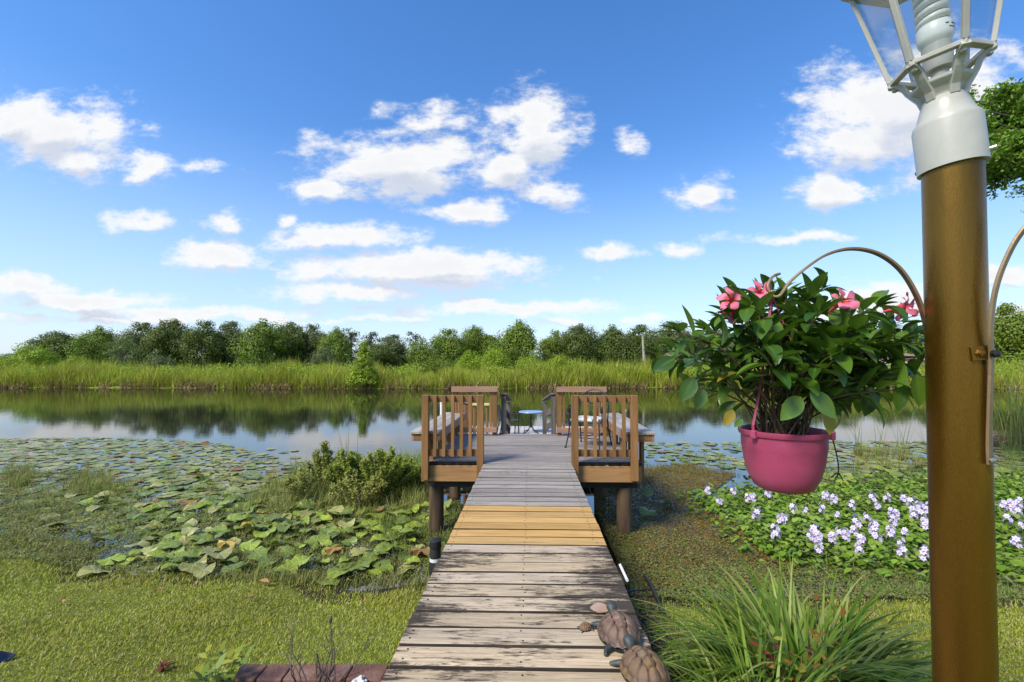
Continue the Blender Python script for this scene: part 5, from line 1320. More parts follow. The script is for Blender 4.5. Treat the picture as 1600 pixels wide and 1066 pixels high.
def hyacinth_proto(seed):
    r = random.Random(seed); t = thing('water_hyacinth', 'x', 'flower', (0, 0, 0), 'lilac water hyacinths in bloom')
    h = r.uniform(.20, .30); parts, eyes = [], []
    MB().tube([(0, 0, -.02), (.01, .005, h*.5), (0, 0, h)], [.007, .006, .004], 6).build('stalk', 'green_stem', t, smooth=True)
    nf = r.randint(7, 11)
    for k in range(nf):
        a = k*2.4+r.uniform(-.3, .3); zz = h*(.55+.45*k/nf); out = Vector((math.cos(a), math.sin(a), .25+.5*k/nf)).normalized()
        cc = Vector((0, 0, zz))+out*.036; s = out.orthogonal().normalized(); u2 = out.cross(s)
        for j in range(6):
            th = 2*PI*j/6; dv = (s*math.cos(th)+u2*math.sin(th)); sd = out.cross(dv); L = .039
            parts.append([cc+dv*.002, cc+dv*L*.5+sd*.013+out*.006, cc+dv*L+out*.002, cc+dv*L*.5-sd*.013+out*.006])
        dv = s; sd = out.cross(dv); e = cc+out*.0075
        eyes.append([e+dv*.001, e+dv*.008+sd*.004, e+dv*.015, e+dv*.008-sd*.004])
    V = np.array([v for p in parts for v in p]); V2 = np.array([v for p in eyes for v in p])
    np_mesh('petals', np.concatenate([V, V2]), [np.arange(len(V)+len(V2)).reshape(-1, 4)], ['lilac', 'lilac_eye'], t, mi=[np.concatenate([np.zeros(len(parts)), np.ones(len(eyes))])])
    c = rng.normal(0, .07, (9, 2)); V, F = hy_leaves(c, 9, .05, .15, 1.1)
    np_mesh('leaves', V, [F], ['hyac'], t); return t
protos = [hyacinth_proto(k) for k in range(5)]
hy = [(1106, 774), (1124, 788), (1146, 776), (1176, 782), (1200, 776), (1168, 782), (1258, 798), (1182, 818), (1220, 818), (1226, 817), (1212, 847), (1272, 838), (1266, 848), (1278, 850), (1280, 865), (1304, 790), (1308, 806), (1331, 798), (1300, 846), (1312, 838), (1322, 846), (1335, 836), (1340, 833), (1346, 850), (1343, 865), (1366, 842), (1372, 848), (1364, 790), (1372, 793), (1386, 782), (1392, 845), (1396, 822), (1394, 812), (1400, 808), (1408, 853), (1412, 784), (1416, 782), (1424, 800), (1432, 799), (1428, 810), (1436, 796), (1414, 836), (1440, 812), (1446, 824), (1410, 872), (1444, 878), (1452, 792), (1450, 808), (1476, 800), (1500, 790), (1530, 800), (1568, 795), (1575, 822), (1582, 797), (1590, 805), (1592, 793), (1588, 856), (1598, 830), (1510, 840), (1490, 860), (1540, 850), (1240, 800), (1285, 802), (1290, 780), (1355, 812)]
lab = ['small', 'full', 'tall']
land = lambda px, py: 'at the left end' if px < 1150 else 'below the left edge of the pink pot' if px < 1215 else 'below the pink pot' if px < 1262 else 'below the right edge of the pink pot' if px < 1296 else 'right of the pot' if px < 1325 else 'midway between pot and lamp post' if px < 1357 else 'left part of the dense cluster' if px < 1385 else 'middle of the dense cluster' if px < 1412 else 'right part of the dense cluster' if px < 1438 else 'touching the lamp post' if px < 1460 else 'hidden behind the lamp post' if px < 1556 else 'right of the lamp post'
_old = lambda px, py: ('under the pink pot' if 1140 < px < 1290 and py < 830 else 'behind the arching grass clump' if px < 1300 else 'in the dense cluster left of the lamp post' if px < 1460 else 'half hidden behind the lamp post' if px < 1560 else 'right of the lamp post')
edge = lambda py: 'far side of patch' if py < 792 else ('middle of patch' if py < 835 else 'near side of patch')
used = set()
for i, (px, py) in enumerate(hy):
    w_ = PZ(px, py+11, .03); pr_ = protos[i % 5]
    sc_ = rnd.uniform(.78, 1.15); l = f"{'small ' if sc_ < .9 else 'large ' if sc_ > 1.04 else ''}lilac hyacinth {land(px, py)}, {edge(py)}"
    if i < 5: o = pr_; o.location = (w_.x, w_.y, 0); o['label'] = l
    else: o = dup(pr_, (w_.x, w_.y, 0), rnd.uniform(0, 6.28), sc_, l)

# ------------------------------------------------------------------ arching grass clump by the boardwalk
gb = gz(1235, 1066); gb = Vector((1.36, 2.32, float(ground_z(1.36, 2.32))))
def clump(c, n, L, Wd, sx, sy, lean, curl, segs=8):
    r_ = np.sqrt(rng.random(n)); a = rng.uniform(0, 2*PI, n)
    B = np.stack([c.x+sx*r_*np.cos(a), c.y+sy*r_*np.sin(a), np.full(n, c.z-.01)], 1)
    az = a+rng.normal(0, .5, n)
    return blades(B, rng.uniform(*L, n), rng.uniform(*Wd, n), az, np.clip(rng.uniform(*lean, n)*(.35+.65*r_), 0, .9), rng.uniform(*curl, n)*(.5+.6*r_), segs, .35)
t = tag(np_mesh('arching_grass', *(lambda j: (j[0], j[1]))(join([(lambda b: (b[0], [b[1], b[2]]))(clump(gb, 760, (.46, .80), (.017, .027), .34, .26, (.10, .88), (1.2, 2.9)))])), ['liriope'], smooth=True), 'large clump of dark green arching strap leaves right of the turtle statues', 'plant')
gb2 = Vector((.98, 2.0, float(ground_z(.98, 2.0))))
tag(np_mesh('arching_grass', *join([(lambda b: (b[0], [b[1], b[2]]))(clump(gb2, 130, (.35, .60), (.012, .018), .2, .16, (.1, .8), (.8, 2.0)))]), ['liriope'], smooth=True), 'smaller clump of strap leaves hanging over the turtle statues beside the boardwalk', 'plant')
def leafy(name, label, cat, c, nst, h, Lf, mats, seed, spread=.1, wfac=.5, stemr=.003, nl=7, stem='green_stem', up=.7):
    r = random.Random(seed); t = thing(name, label, cat, tuple(c)); st = MB(); C, D, Ls, K = [], [], [], []
    for k in range(nst):
        a = r.uniform(0, 2*PI); q = r.uniform(.1, 1); tip = Vector((c[0]+math.cos(a)*spread*q, c[1]+math.sin(a)*spread*q, c[2]+h*r.uniform(.6, 1)))
        b = Vector((c[0]+math.cos(a)*.02, c[1]+math.sin(a)*.02, c[2]-.01)); mid = b.lerp(tip, .5)+Vector((0, 0, h*.1))
        path = bez([b, mid, tip], 5); st.tube(path, [stemr*(1-.6*i/(len(path)-1)) for i in range(len(path))], 5)
        for i in range(nl):
            f = .3+.7*(i+1)/nl; p = path[min(len(path)-1, int(f*(len(path)-1)))]; an = i*2.4+r.uniform(-.5, .5)
            d = Vector((math.cos(an), math.sin(an), r.uniform(.1, up))).normalized(); L = r.uniform(*Lf)
            C.append(p+d*L*.5); D.append(d); Ls.append(L); K.append(r.randrange(len(mats)))
    st.build('stems', stem, t, smooth=True)
    C, D, Ls = np.array(C), np.array(D), np.array(Ls); N = np.cross(D, np.cross(np.array([0, 0, 1.]), D))+rng.normal(0, .25, C.shape)
    V, F = hexleaf(C, Ls, Ls*wfac, N, D, .15); np_mesh('leaves', V, [F], mats, t, mi=[np.array(K)])
    return t
p = Vector((-1.33, 1.93, .79)); leafy('yellow_green_plant', 'yellow green leafy plant left of the edging bricks', 'plant', p, 12, .24, (.04, .075), ['yellowleaf'], 4, .17, .4)
p = gz(262, 1048); leafy('red_leaf_seedling', 'little red brown leaved seedling in the lawn', 'plant', p, 4, .05, (.04, .065), ['redleaf'], 6, .04, .32, nl=4, up=.4)
p = Vector((1.14, 2.12, float(ground_z(1.14, 2.12)))); leafy('orange_leaf_seedling', 'seedling with orange and green leaves growing through the arching grass', 'plant', p, 7, .42, (.035, .06), ['orangeleaf', 'yellowleaf', 'yellowleaf', 'redleaf'], 9, .17, .5)
p = Vector((1.30, 1.98, .72)); leafy('orange_leaf_seedling', 'seedling with a few bright orange leaves in the middle of the arching grass', 'plant', p, 3, .60, (.03, .055), ['orangeleaf'], 12, .10, .5, nl=4)
# bare twig shrub
def twigs():
    p = Vector((-.90, 1.93, .79)); t = thing('twig_shrub', 'bare leafless twig shrub in front of the red bricks', 'shrub', tuple(p)); r = random.Random(5); m = MB(); lv = []
    def br(b, d, L, rad, dep):
        pts = [b]; dd = d.copy()
        for k in range(4):
            dd = (dd+Vector((r.uniform(-.22, .22), r.uniform(-.22, .22), r.uniform(-.05, .15)))).normalized(); pts.append(pts[-1]+dd*L/4)
        m.tube(pts, [rad*(1-.5*k/4) for k in range(5)], 5)
        if dep:
            for k in range(r.randint(2, 3)):
                i = r.randint(1, 4); br(pts[i], (dd+Vector((r.uniform(-1, 1), r.uniform(-1, 1), r.uniform(-.1, .8)))).normalized(), L*r.uniform(.5, .8), rad*.6, dep-1)
        elif r.random() < .18: lv.append((pts[-1], dd))
    for k in range(5):
        a = k*1.26+.4; br(p, Vector((math.cos(a)*.7, math.sin(a)*.5, .9)).normalized(), r.uniform(.14, .24), .0045, 3 if k < 3 else 2)
    m.tube(bez([p, p+Vector((.03, .05, .16)), p+Vector((.02, .06, .33))], 5), [.003]*8+[.002]*3, 5)
    m.lathe([(.002, -.012), (.009, .0), (.007, .018), (0, .026)], 8, p+Vector((.02, .06, .335)))
    m.build('twigs', 'twig', t, smooth=True)
    C = np.array([q[0] for q in lv]); D = np.array([q[1] for q in lv]); N = np.cross(D, rng.normal(size=D.shape)); L = rng.uniform(.02, .035, len(C))
    V, F = hexleaf(C+D*.012, L, L*.6, N, D, .1); np_mesh('leaves', V, [F], ['yellowleaf'], t)
twigs()
# fallen leaves on the lawn
for i, (px, py, lab) in enumerate(((97, 948, 'curled tan leaf lying on the lawn farthest left'), (250, 928, 'small tan leaf on the lawn below the lily leaves'), (412, 917, 'broad pale tan dead leaf at the edge of the lily leaves'), (391, 940, 'thin orange tan leaf on the lawn under the broad dead leaf'), (525, 910, 'pointed orange tan leaf near the boardwalk'), (568, 946, 'small brown leaf on the lawn close to the boardwalk'), (305, 918, 'tiny curled brown leaf beside the lily leaves'))):
    p = gz(px, py); r = random.Random(i); s = .035+.03*(i == 2); a = r.uniform(0, 3)
    m = MB(); m.grid(lambda u, v: (p.x+(s*(u-.5)*2*math.cos(a)-s*.5*(v-.5)*2*math.sin(PI*min(.98, max(.02, u)))*math.sin(a)), p.y+(s*(u-.5)*2*math.sin(a)+s*.5*(v-.5)*2*math.sin(PI*min(.98, max(.02, u)))*math.cos(a)), p.z+.03+.5*s*(abs(v-.5)*1.3+.5*math.sin(3*u))), 8, 6)
    tag(m.build('fallen_leaf', 'dryleaf', None, smooth=True), lab, 'leaf', 'dry leaves on the lawn')

# ------------------------------------------------------------------ marsh shrubs left of the deck
def marsh_shrub(px, py_base, py_top, wpx, mat, label, n, seed, Y=None):
    b = PZ(px, py_base, 0) if Y is None else PY(px, py_base, Y); top = PY(px, py_top, b.y).z; half = wpx/2*b.y/FPX
    r = np.random.default_rng(seed); t = thing('marsh_shrub', label, 'shrub', (b.x, b.y, 0)); st = MB(); C, D = [], []
    ns = int(26*wpx/90)
    for k in range(ns):
        a = r.uniform(0, 2*PI); q = math.sqrt(r.random()); tip = Vector((b.x+half*q*math.cos(a), b.y+half*.8*q*math.sin(a), top*(1-.45*q*q)*r.uniform(.72, 1.03)))
        base = Vector((b.x+.3*(tip.x-b.x), b.y+.3*(tip.y-b.y), -.05)); path = bez([base, base.lerp(tip, .55)+Vector((0, 0, .06)), tip], 6)
        st.tube(path, [.006*(1-.7*i/(len(path)-1)) for i in range(len(path))], 5)
        per = n//ns
        for i in range(per):
            f = .22+.78*r.random()**.75; p = path[min(len(path)-1, int(f*(len(path)-1)))]; tn = (path[-1]-path[-3]).normalized()
            d = Vector(r.normal(size=3)); d = (d.normalized()+tn*.9+Vector((0, 0, .3))).normalized()
            p = p+Vector(r.normal(0, .022, 3)); C.append(p+d*.02); D.append(d)
    st.build('stems', 'stem', t, smooth=True)
    C, D = np.array(C), np.array(D); L = r.uniform(.028, .058, len(C)); N = np.cross(D, r.normal(size=D.shape))
    V, F = hexleaf(C, L, L*r.uniform(.34, .52, len(C)), N*np.sign(N[:, 2:3])+np.array([-.25, -.35, .7]), D, .1); np_mesh('crown', V, [F], [mat], t); return t
marsh_shrub(597, 775, 690, 120, 'shrub', 'dense bright green marsh shrub, tallest one left of the deck', 12000, 1)
marsh_shrub(505, 765, 688, 50, 'shrub_olive', 'olive tinted narrow marsh shrub left of the tallest green one', 4200, 2)
marsh_shrub(538, 775, 700, 60, 'shrub', 'medium green marsh shrub with cattail blades behind it', 5500, 3)
marsh_shrub(640, 768, 716, 60, 'shrub', 'low green marsh shrub beside the left deck post', 5500, 4)
marsh_shrub(470, 785, 725, 50, 'shrub_olive', 'low olive marsh shrub at the left end of the shrub bank', 1300, 5)
marsh_shrub(560, 790, 735, 90, 'shrub_olive', 'low olive marsh shrub in front of the tallest green one', 1700, 6)

# ------------------------------------------------------------------ cattail clumps
def cattail(label, px, py, py_top, n, wd, seed, mat='cattail', spread=.06, lean=(.02, .2), thatch=0):
    b = PZ(px, py, 0); top = PY(px, py_top, b.y).z; r = np.random.default_rng(seed)
    B = np.stack([b.x+r.normal(0, spread, n), b.y+r.normal(0, spread, n), np.full(n, -.1)], 1)
    t = thing('cattail_clump', label, 'cattail', (b.x, b.y, 0))
    V, q, tr = blades(B, r.uniform(.55, 1.08, n)*(top+.1), r.uniform(*wd, n), r.uniform(0, 2*PI, n), r.uniform(*lean, n), r.uniform(.05, .55, n), 7, .4)
    np_mesh('blades', V, [q, tr], [mat], t, smooth=True)
    thatch = min(thatch, n)
    if thatch:
        V, q, tr = blades(B[:thatch]+np.array([0, 0, .05]), r.uniform(.2, .5, thatch), r.uniform(*wd, thatch), r.uniform(0, 2*PI, thatch), .3, 1.2, 4, .4); np_mesh('dry_base', V, [q, tr], ['reed_tan'], t)
    return t
cattail('few tall cattail blades rising behind the marsh shrubs', 543, 735, 636, 9, (.012, .02), 3, lean=(.02, .14))
cattail('cattail stems standing in the water right of the pink pot', 1347, 714, 638, 9, (.012, .02), 4, thatch=10)
cattail('short cattail stems between two taller clumps right of the pot', 1378, 714, 640, 7, (.012, .02), 5, thatch=10)
cattail('leaning cattail stems in the water left of the lamp post', 1407, 718, 625, 11, (.012, .02), 6, thatch=10)
cattail('thin grey cattail blades touching the left side of the lamp post', 1452, 712, 640, 10, (.012, .018), 7, lean=(.1, .3), thatch=4)
cattail('tall dense yellow green cattail clump at the right edge beyond the lamp post', 1592, 696, 548, 60, (.02, .034), 8, spread=.22, lean=(.02, .22), thatch=40)
cattail('second tall cattail clump just outside the dense one at the right edge', 1640, 694, 556, 60, (.02, .034), 9, spread=.26, lean=(.02, .22), thatch=40)
w_ = PZ(1572, 690, 0); r = np.random.default_rng(3); n = 420
C = np.stack([w_.x+r.normal(0, .5, n), w_.y+r.normal(0, .28, n), np.abs(r.normal(.06, .12, n))], 1); C[:, 2] *= np.exp(-((C[:, 0]-w_.x)/.8)**2); C[:, 2] += .02
D = np.stack([r.normal(0, 1, n), r.normal(0, 1, n), r.normal(0, .25, n)], 1); D = unit(D)
tag(np_mesh('reed_litter', *(lambda q: (q[0], [q[1]]))(diamonds(C, r.uniform(.25, .6, n), r.uniform(.012, .025, n), np.cross(D, r.normal(size=D.shape)), D)), ['thatch']), 'heap of dry broken reeds lying at the water right of the lamp post', 'reed heap')

# ------------------------------------------------------------------ reed bank on the far shore
def far_shore(x): return 44.6+.012*x+.8*np.sin(x*.11)
def reeds():
    n = 62000; x = rng.uniform(-62, 60, n); dep = rng.random(n)**1.15*9; y = far_shore(x)+dep+.25*np.sin(x*.7)
    hh = 1.95+.28*np.sin(x*.23+.6)+.28*np.sin(x*.61)+.10*np.sin(x*2.1)+.05*dep
    hh *= np.where((x > 5) & (x < 17), 1.16, 1.)*(1+.16*np.sin(x*1.37+.4*y)+.10*np.sin(x*3.7+y))
    hh = np.where((x < -6) & (x > -19), hh*.92, hh)
    B = np.stack([x, y, np.where(dep < .6, -.05, .2)], 1)
    V, q, t = blades(B, hh*rng.uniform(.5, 1.14, n), rng.uniform(.05, .10, n), rng.uniform(0, 2*PI, n), rng.uniform(.0, .22, n), rng.uniform(.1, .9, n), 3, .6)
    m = 15000; x2 = rng.uniform(-62, 60, m); y2 = far_shore(x2)-.25+rng.random(m)*1.2; cl = np.sin(x2*.9)+np.sin(x2*2.3+1) > -.4; x2, y2 = x2[cl], y2[cl]; m = len(x2)
    V2, q2, t2 = blades(np.stack([x2, y2, np.full(m, -.05)], 1), rng.uniform(.35, 1.5, m), rng.uniform(.05, .09, m), rng.uniform(0, 2*PI, m), rng.uniform(.1, .6, m), rng.uniform(.2, 1.6, m), 3, .6)
    k, k2 = len(q), len(q2); VV, F = join([(V, [q, t]), (V2, [q2, t2])])
    mi = [np.concatenate([np.zeros(len(t)), np.ones(len(t2))]), np.concatenate([np.zeros(len(q)), np.ones(len(q2))])]
    tag(np_mesh('far_reeds', VV, F, ['reed', 'reed_tan'], mi=mi), kind='stuff')
    # leafy herbs mixed among the reeds and a thin fringe of floating pads along the far waterline
    n = 40000; x = rng.uniform(-62, 60, n); y = far_shore(x)+rng.uniform(.5, 9, n); cl = np.sin(x*.5+2)+np.sin(x*1.3)+.6*np.sin(x*.17) > .1; x, y = x[cl], y[cl]; n = len(x)
    z = .3+rng.random(n)**.6*(1.9+.35*np.sin(x*.9))
    stuff('reed_bank_herbs', [diamonds(np.stack([x, y, z], 1), rng.uniform(.14, .34, n), rng.uniform(.07, .16, n), rng.normal(size=(n, 3))+np.array([0, -.4, .6]))], ['bright'])
    n = 5200; x = rng.uniform(-62, 60, n); y = far_shore(x)-rng.random(n)**2*.7+.2
    stuff('shore_fringe', [diamonds(np.stack([x, y, rng.uniform(.01, .05, n)], 1), rng.uniform(.12, .3, n), rng.uniform(.1, .2, n), np.stack([rng.normal(0, .12, n), rng.normal(0, .12, n), np.ones(n)], 1))], ['fringe'])
M['fringe'] = leafmat('far_floating_pads', [(.24, .24, .07), (.30, .29, .12), (.18, .20, .05), (.34, .30, .16)], .5, .1, .4)
reeds()

# ------------------------------------------------------------------ far trees
def crown_arrays(lobes, per, size, seed, shell=.45, asp=.7):
    r = np.random.default_rng(seed); Cs, Ns = [], []
    for (x, y, z, rx, ry, rz, k) in lobes:
        n = int(per*k); d = unit(r.normal(size=(n, 3))); q = (shell+(1-shell)*r.random(n)**.5)*(1+.16*r.normal(size=n))
        # ragged surface: pull whole patches in or out
        q *= 1+.26*np.sin(d[:, 0]*5+x*3+seed)*np.sin(d[:, 1]*6+y)*np.sin(d[:, 2]*5+z*2)
        Cs.append(np.array([x, y, z])+d*q[:, None]*np.array([rx, ry, rz])); Ns.append(d+.24*r.normal(size=(n, 3))+np.array([0, 0, .25]))
    C, N = np.concatenate(Cs), np.concatenate(Ns); L = r.uniform(size*.6, size*1.3, len(C))
    return diamonds(C, L, L*asp*r.uniform(.6, 1.2, len(C)), N)
def limbs(m, targets, h0, r0, seed):
    r = random.Random(seed); m.tube([(0, 0, -.3), (.08, .05, h0*.5), (0, 0, h0)], [r0*1.25, r0, r0*.8], 9)
    for (x, y, z) in targets:
        b = Vector((0, 0, h0*r.uniform(.75, 1))); e = Vector((x, y, z)); mid = b.lerp(e, .5)+Vector((0, 0, .5)); m.tube(bez([b, mid, e], 4), [r0*.5*(1-.8*i/8) for i in range(9)], 6)
def tree_meshes(kind, seed):
    """a crown mesh and a trunk mesh, about 10 m wide and 10 m tall"""
    r = random.Random(seed); m = MB(); L = []
    if kind == 'oak':
        for k in range(13):
            a = k*2.399+r.uniform(-.4, .4); q = math.sqrt((k+.5)/13)*3.4; z = 7.1-2.9*(q/3.5)**2+r.uniform(-1.0, .9); s = r.uniform(1.2, 2.3)
            L.append((q*math.cos(a), q*math.sin(a), z, s*1.15, s*1.1, s*.85, r.uniform(.8, 1.2)))
        for k in range(8):
            a = k*.785+r.uniform(-.2, .2); L.append((2.7*math.cos(a), 2.6*math.sin(a), r.uniform(1.8, 3.2), 1.3, 1.3, 1.4, .6))
        L.append((0, 0, 4.2, 3, 3, 2.4, 1.3))
        for k in range(9):
            a = r.uniform(0, 6.28); q = r.uniform(.3, 3.2); s = r.uniform(.45, .85); L.append((q*math.cos(a), q*math.sin(a), 8.35-2.9*(q/3.4)**2+r.uniform(-.3, .55), s*1.3, s*1.3, s*.85, .12))
        limbs(m, [l[:3] for l in L[:10]], 3.0, .32, seed); V, F = crown_arrays(L, 900, .30, seed, .62)
    elif kind == 'pine':
        for k in range(11):
            z = 4.5+5.0*k/11; a = k*2.4; q = r.uniform(.6, 2.4)*(1.15-.5*k/11); s = r.uniform(.7, 1.15)
            L.append((q*math.cos(a), q*math.sin(a), z, s*1.3, s*1.3, s*.7, .8))
        limbs(m, [l[:3] for l in L], 8.6, .2, seed); V, F = crown_arrays(L, 120, .42, seed, .2, .45)
    elif kind == 'cone':
        for k in range(16):
            z = .8+8.8*k/16; q = 2.5*(1-k/16.5); 
            for j in range(max(2, int(6*(1-k/17)))):
                a = j*2*PI/max(2, int(6*(1-k/17)))+k*.9; L.append((q*.72*math.cos(a), q*.72*math.sin(a), z, .55+q*.32, .55+q*.32, .75, .45))
        m.tube([(0, 0, -.3), (0, 0, 5), (0, 0, 9.4)], [.28, .17, .04], 9); V, F = crown_arrays(L, 300, .34, seed, .5, .6)
    elif kind == 'feather':
        for k in range(20):
            z = 2.0+7.6*k/20; a = k*2.4; q = r.uniform(.8, 3.2)*(1-.6*max(0, (k-9)/11)); s = r.uniform(.8, 1.3)
            L.append((q*math.cos(a), q*math.sin(a), z, s*1.2, s*1.2, s*.75, .8))
        limbs(m, [l[:3] for l in L[::2]], 6.0, .18, seed); V, F = crown_arrays(L, 110, .36, seed, .25, .45)
    else:                                          # bush
        for k in range(14):
            a = k*2.4; q = math.sqrt((k+.5)/14)*3.9; z = 5.4*(1-(q/5.2)**2)+r.uniform(-1.0, 1.0)+1.2; s = r.uniform(1.4, 2.1)
            L.append((q*math.cos(a), q*math.sin(a), z, s, s, s*1.15, 1.))
        for k in range(7): a = k*.9; L.append((3.2*math.cos(a), 3.2*math.sin(a), 1.4, 1.7, 1.7, 1.5, .8))
        limbs(m, [l[:3] for l in L[:8]], 1.6, .2, seed); V, F = crown_arrays(L, 420, .36, seed, .62)
    return V, F, m
TM = {}
def get_tree(kind, var, mat):
    key = (kind, var, mat)
    if key not in TM:
        if (kind, var) not in TM: TM[(kind, var)] = tree_meshes(kind, var*13+len(kind))
        V, F, m = TM[(kind, var)]
        t = thing('template', 't', 'tree'); c = np_mesh('crown', V, [F], [mat], t); k = m.build('trunk', 'bark', t, smooth=True)
        TM[key] = [t, 0]
    return TM[key]
def far_tree(name, label, kind, var, mat, px, py_top, half, Y, group='trees on the far shore', zb=.3, cat='tree', sc_y=1.):
    if kind == 'oak' and Y < 95: py_top -= 3+5*math.sin(px*.071); half *= .9
    rec = get_tree(kind, var, mat); b = PY(px, 580, Y); top = PY(px, py_top, Y).z
    h = top-zb; wd = half*Y/FPX/{'oak': 4.9, 'pine': 3.3, 'cone': 2.6, 'feather': 4.1, 'bush': 5.3}[kind]
    hs = h/{'oak': 9.0, 'pine': 10.1, 'cone': 10.1, 'feather': 10.2, 'bush': 8.0}[kind]
    if rec[1] == 0: o = rec[0]; o.name = name; rec[1] = 1; o['label'] = label
    else: o = dup(rec[0], label=label); o.name = name
    o['category'] = cat; o['group'] = group
    o.location = (b.x, Y, zb); o.scale = (wd, wd*sc_y, hs); o.rotation_euler = (0, 0, rnd.uniform(0, 6.28) if sc_y == 1 else 0)
    return o
T_ = [  # px, top, half width, distance, kind, variant, material, label
 (4, 556, 36, 52, 'bush', 0, 'bright', 'yellow green rounded bush at the left edge above the reeds'),
 (50, 543, 38, 58, 'bush', 1, 'bright', 'bright green bush tree near the left edge, right of the yellow green bush'),
 (20, 560, 50, 80, 'oak', 2, 'oak_a', 'low dark oak behind the bright bushes at the left edge'),
 (85, 517, 50, 78, 'oak', 0, 'oak_a', 'dark oak with ragged twigs on top, leftmost tall tree of the far shore'),
 (150, 508, 42, 84, 'oak', 1, 'oak_b', 'mid green oak rising behind the feathery pale tree'),
 (137, 527, 30, 66, 'bush', 2, 'oak_b', 'round mid green tree left of the pale feathery tree'),
 (190, 522, 36, 62, 'feather', 0, 'pale', 'pale feathery tree standing in front of the dark oaks'),
 (222, 506, 44, 82, 'oak', 3, 'oak_c', 'greyish green oak right behind the pale feathery tree'),
 (268, 499, 44, 80, 'oak', 0, 'oak_a', 'tall dark oak above the widest part of the left reeds'),
 (318, 501, 40, 78, 'oak', 2, 'oak_a', 'dark oak with gaps of sky through its crown'),
 (358, 506, 40, 82, 'oak', 3, 'oak_c', 'grey green oak between the gappy oak and the brightest tall oak'),
 (408, 499, 48, 76, 'oak', 1, 'oak_b', 'broad brighter green oak, tallest of the left woods'),
 (455, 507, 40, 82, 'oak', 0, 'oak_a', 'dark oak right of the tallest broad oak'),
 (490, 508, 34, 84, 'oak', 2, 'oak_c', 'grey green oak with a lone twig tuft on top'),
 (524, 512, 34, 82, 'oak', 1, 'oak_b', 'green oak left of the airy pines'),
 (548, 509, 26, 88, 'pine', 0, 'pine', 'airy pine behind the bright conical cypress, left one'),
 (580, 513, 26, 88, 'pine', 1, 'pine', 'airy pine directly above the bright conical cypress'),
 (612, 523, 40, 84, 'oak', 3, 'oak_c', 'low grey oak right of the conical cypress'),
 (590, 536, 40, 78, 'oak', 0, 'oak_a', 'low dark oak behind the right side of the conical cypress'),
 (649, 514, 22, 84, 'pine', 1, 'pine', 'lone airy pine standing above the trees left of the deck railing'),
 (658, 535, 28, 66, 'bush', 1, 'oak_b', 'bright mid green tree under the lone airy pine'),
 (700, 514, 42, 76, 'oak', 2, 'oak_b', 'fresh green oak straight above the left front railing'),
 (742, 512, 32, 80, 'oak', 0, 'oak_b', 'green oak with dark tip right of the fresh green oak'),
 (768, 522, 30, 80, 'oak', 3, 'oak_b', 'lower green oak above the left opening of the deck'),
 (808, 507, 46, 76, 'oak', 1, 'oak_b', 'tall broad oak above the middle of the boardwalk'),
 (866, 514, 30, 82, 'oak', 2, 'oak_b', 'green oak right of the gap of sky'),
 (905, 511, 44, 78, 'oak', 0, 'oak_a', 'dark green oak above the right back railing'),
 (955, 506, 42, 80, 'oak', 1, 'oak_a', 'dark oak with a thin leaning top, right of the deck centre'),
 (1000, 515, 36, 84, 'oak', 3, 'oak_a', 'dark oak just behind the palm'),
 (1052, 502, 56, 92, 'oak', 2, 'oak_c', 'broad hazy grey oak right of the palm'),
 (1115, 510, 46, 92, 'oak', 0, 'oak_c', 'hazy oak seen through the left of the hanging plant'),
 (1180, 512, 50, 92, 'oak', 1, 'oak_c', 'hazy oak behind the pink flowers'),
 (1250, 514, 50, 90, 'oak', 3, 'oak_b', 'far oak behind the middle of the hanging plant'),
 (1320, 512, 46, 90, 'oak', 2, 'oak_b', 'far oak behind the right of the hanging plant'),
 (1385, 512, 44, 88, 'oak', 0, 'oak_b', 'far oak just left of the lamp post'),
 (1470, 505, 60, 82, 'oak', 1, 'oak_b', 'far oak hidden mostly by the lamp post'),
 (1585, 474, 62, 62, 'oak', 2, 'oak_b', 'big green oak at the right edge beyond the lamp post'),
 (1660, 482, 60, 64, 'oak', 0, 'oak_a', 'dark oak partly beyond the right edge'),
 (568, 530, 23, 44.0, 'cone', 0, 'bright', 'bright green conical cypress standing at the far reeds'),
 (505, 544, 26, 60, 'bush', 2, 'oak_c', 'dull green rounded tree left of the conical cypress'),
 (250, 555, 26, 60, 'bush', 0, 'oak_c', 'dull olive bush below the tall dark oaks'),
 (120, 560, 26, 56, 'bush', 1, 'bright', 'small bright bush right of the left edge bushes'),
 (505, 571, 28, 49, 'bush', 2, 'bright', 'low bright shrub in the reeds left of the conical cypress'),
 (540, 573, 22, 50, 'bush', 0, 'bright', 'low bright shrub touching the foot of the conical cypress'),
 (735, 552, 26, 60, 'bush', 1, 'bright', 'bright shrub above the left back railing'),
 (775, 547, 30, 58, 'bush', 2, 'bright', 'largest bright shrub behind the reeds above the deck'),
 (825, 556, 22, 60, 'bush', 0, 'bright', 'small bright shrub left of the tall bright reeds'),
 (690, 560, 34, 62, 'bush', 0, 'oak_b', 'mid green shrub behind the reeds above the left railing'),
 (875, 559, 30, 49, 'bush', 1, 'bright', 'bright yellow green shrub crowning the reeds above the right railing'),
 (920, 568, 34, 49, 'bush', 2, 'bright', 'low yellow green shrub right of the crowning one'),
 (1085, 572, 46, 48, 'bush', 0, 'bright', 'yellow green shrub left of the hanging plant in the reeds'),
 (1035, 573, 34, 49, 'bush', 1, 'bright', 'yellow green shrub below the palm trunk'),
 (450, 575, 30, 50, 'bush', 1, 'bright', 'low bright shrub in the middle of the left reeds'),
]
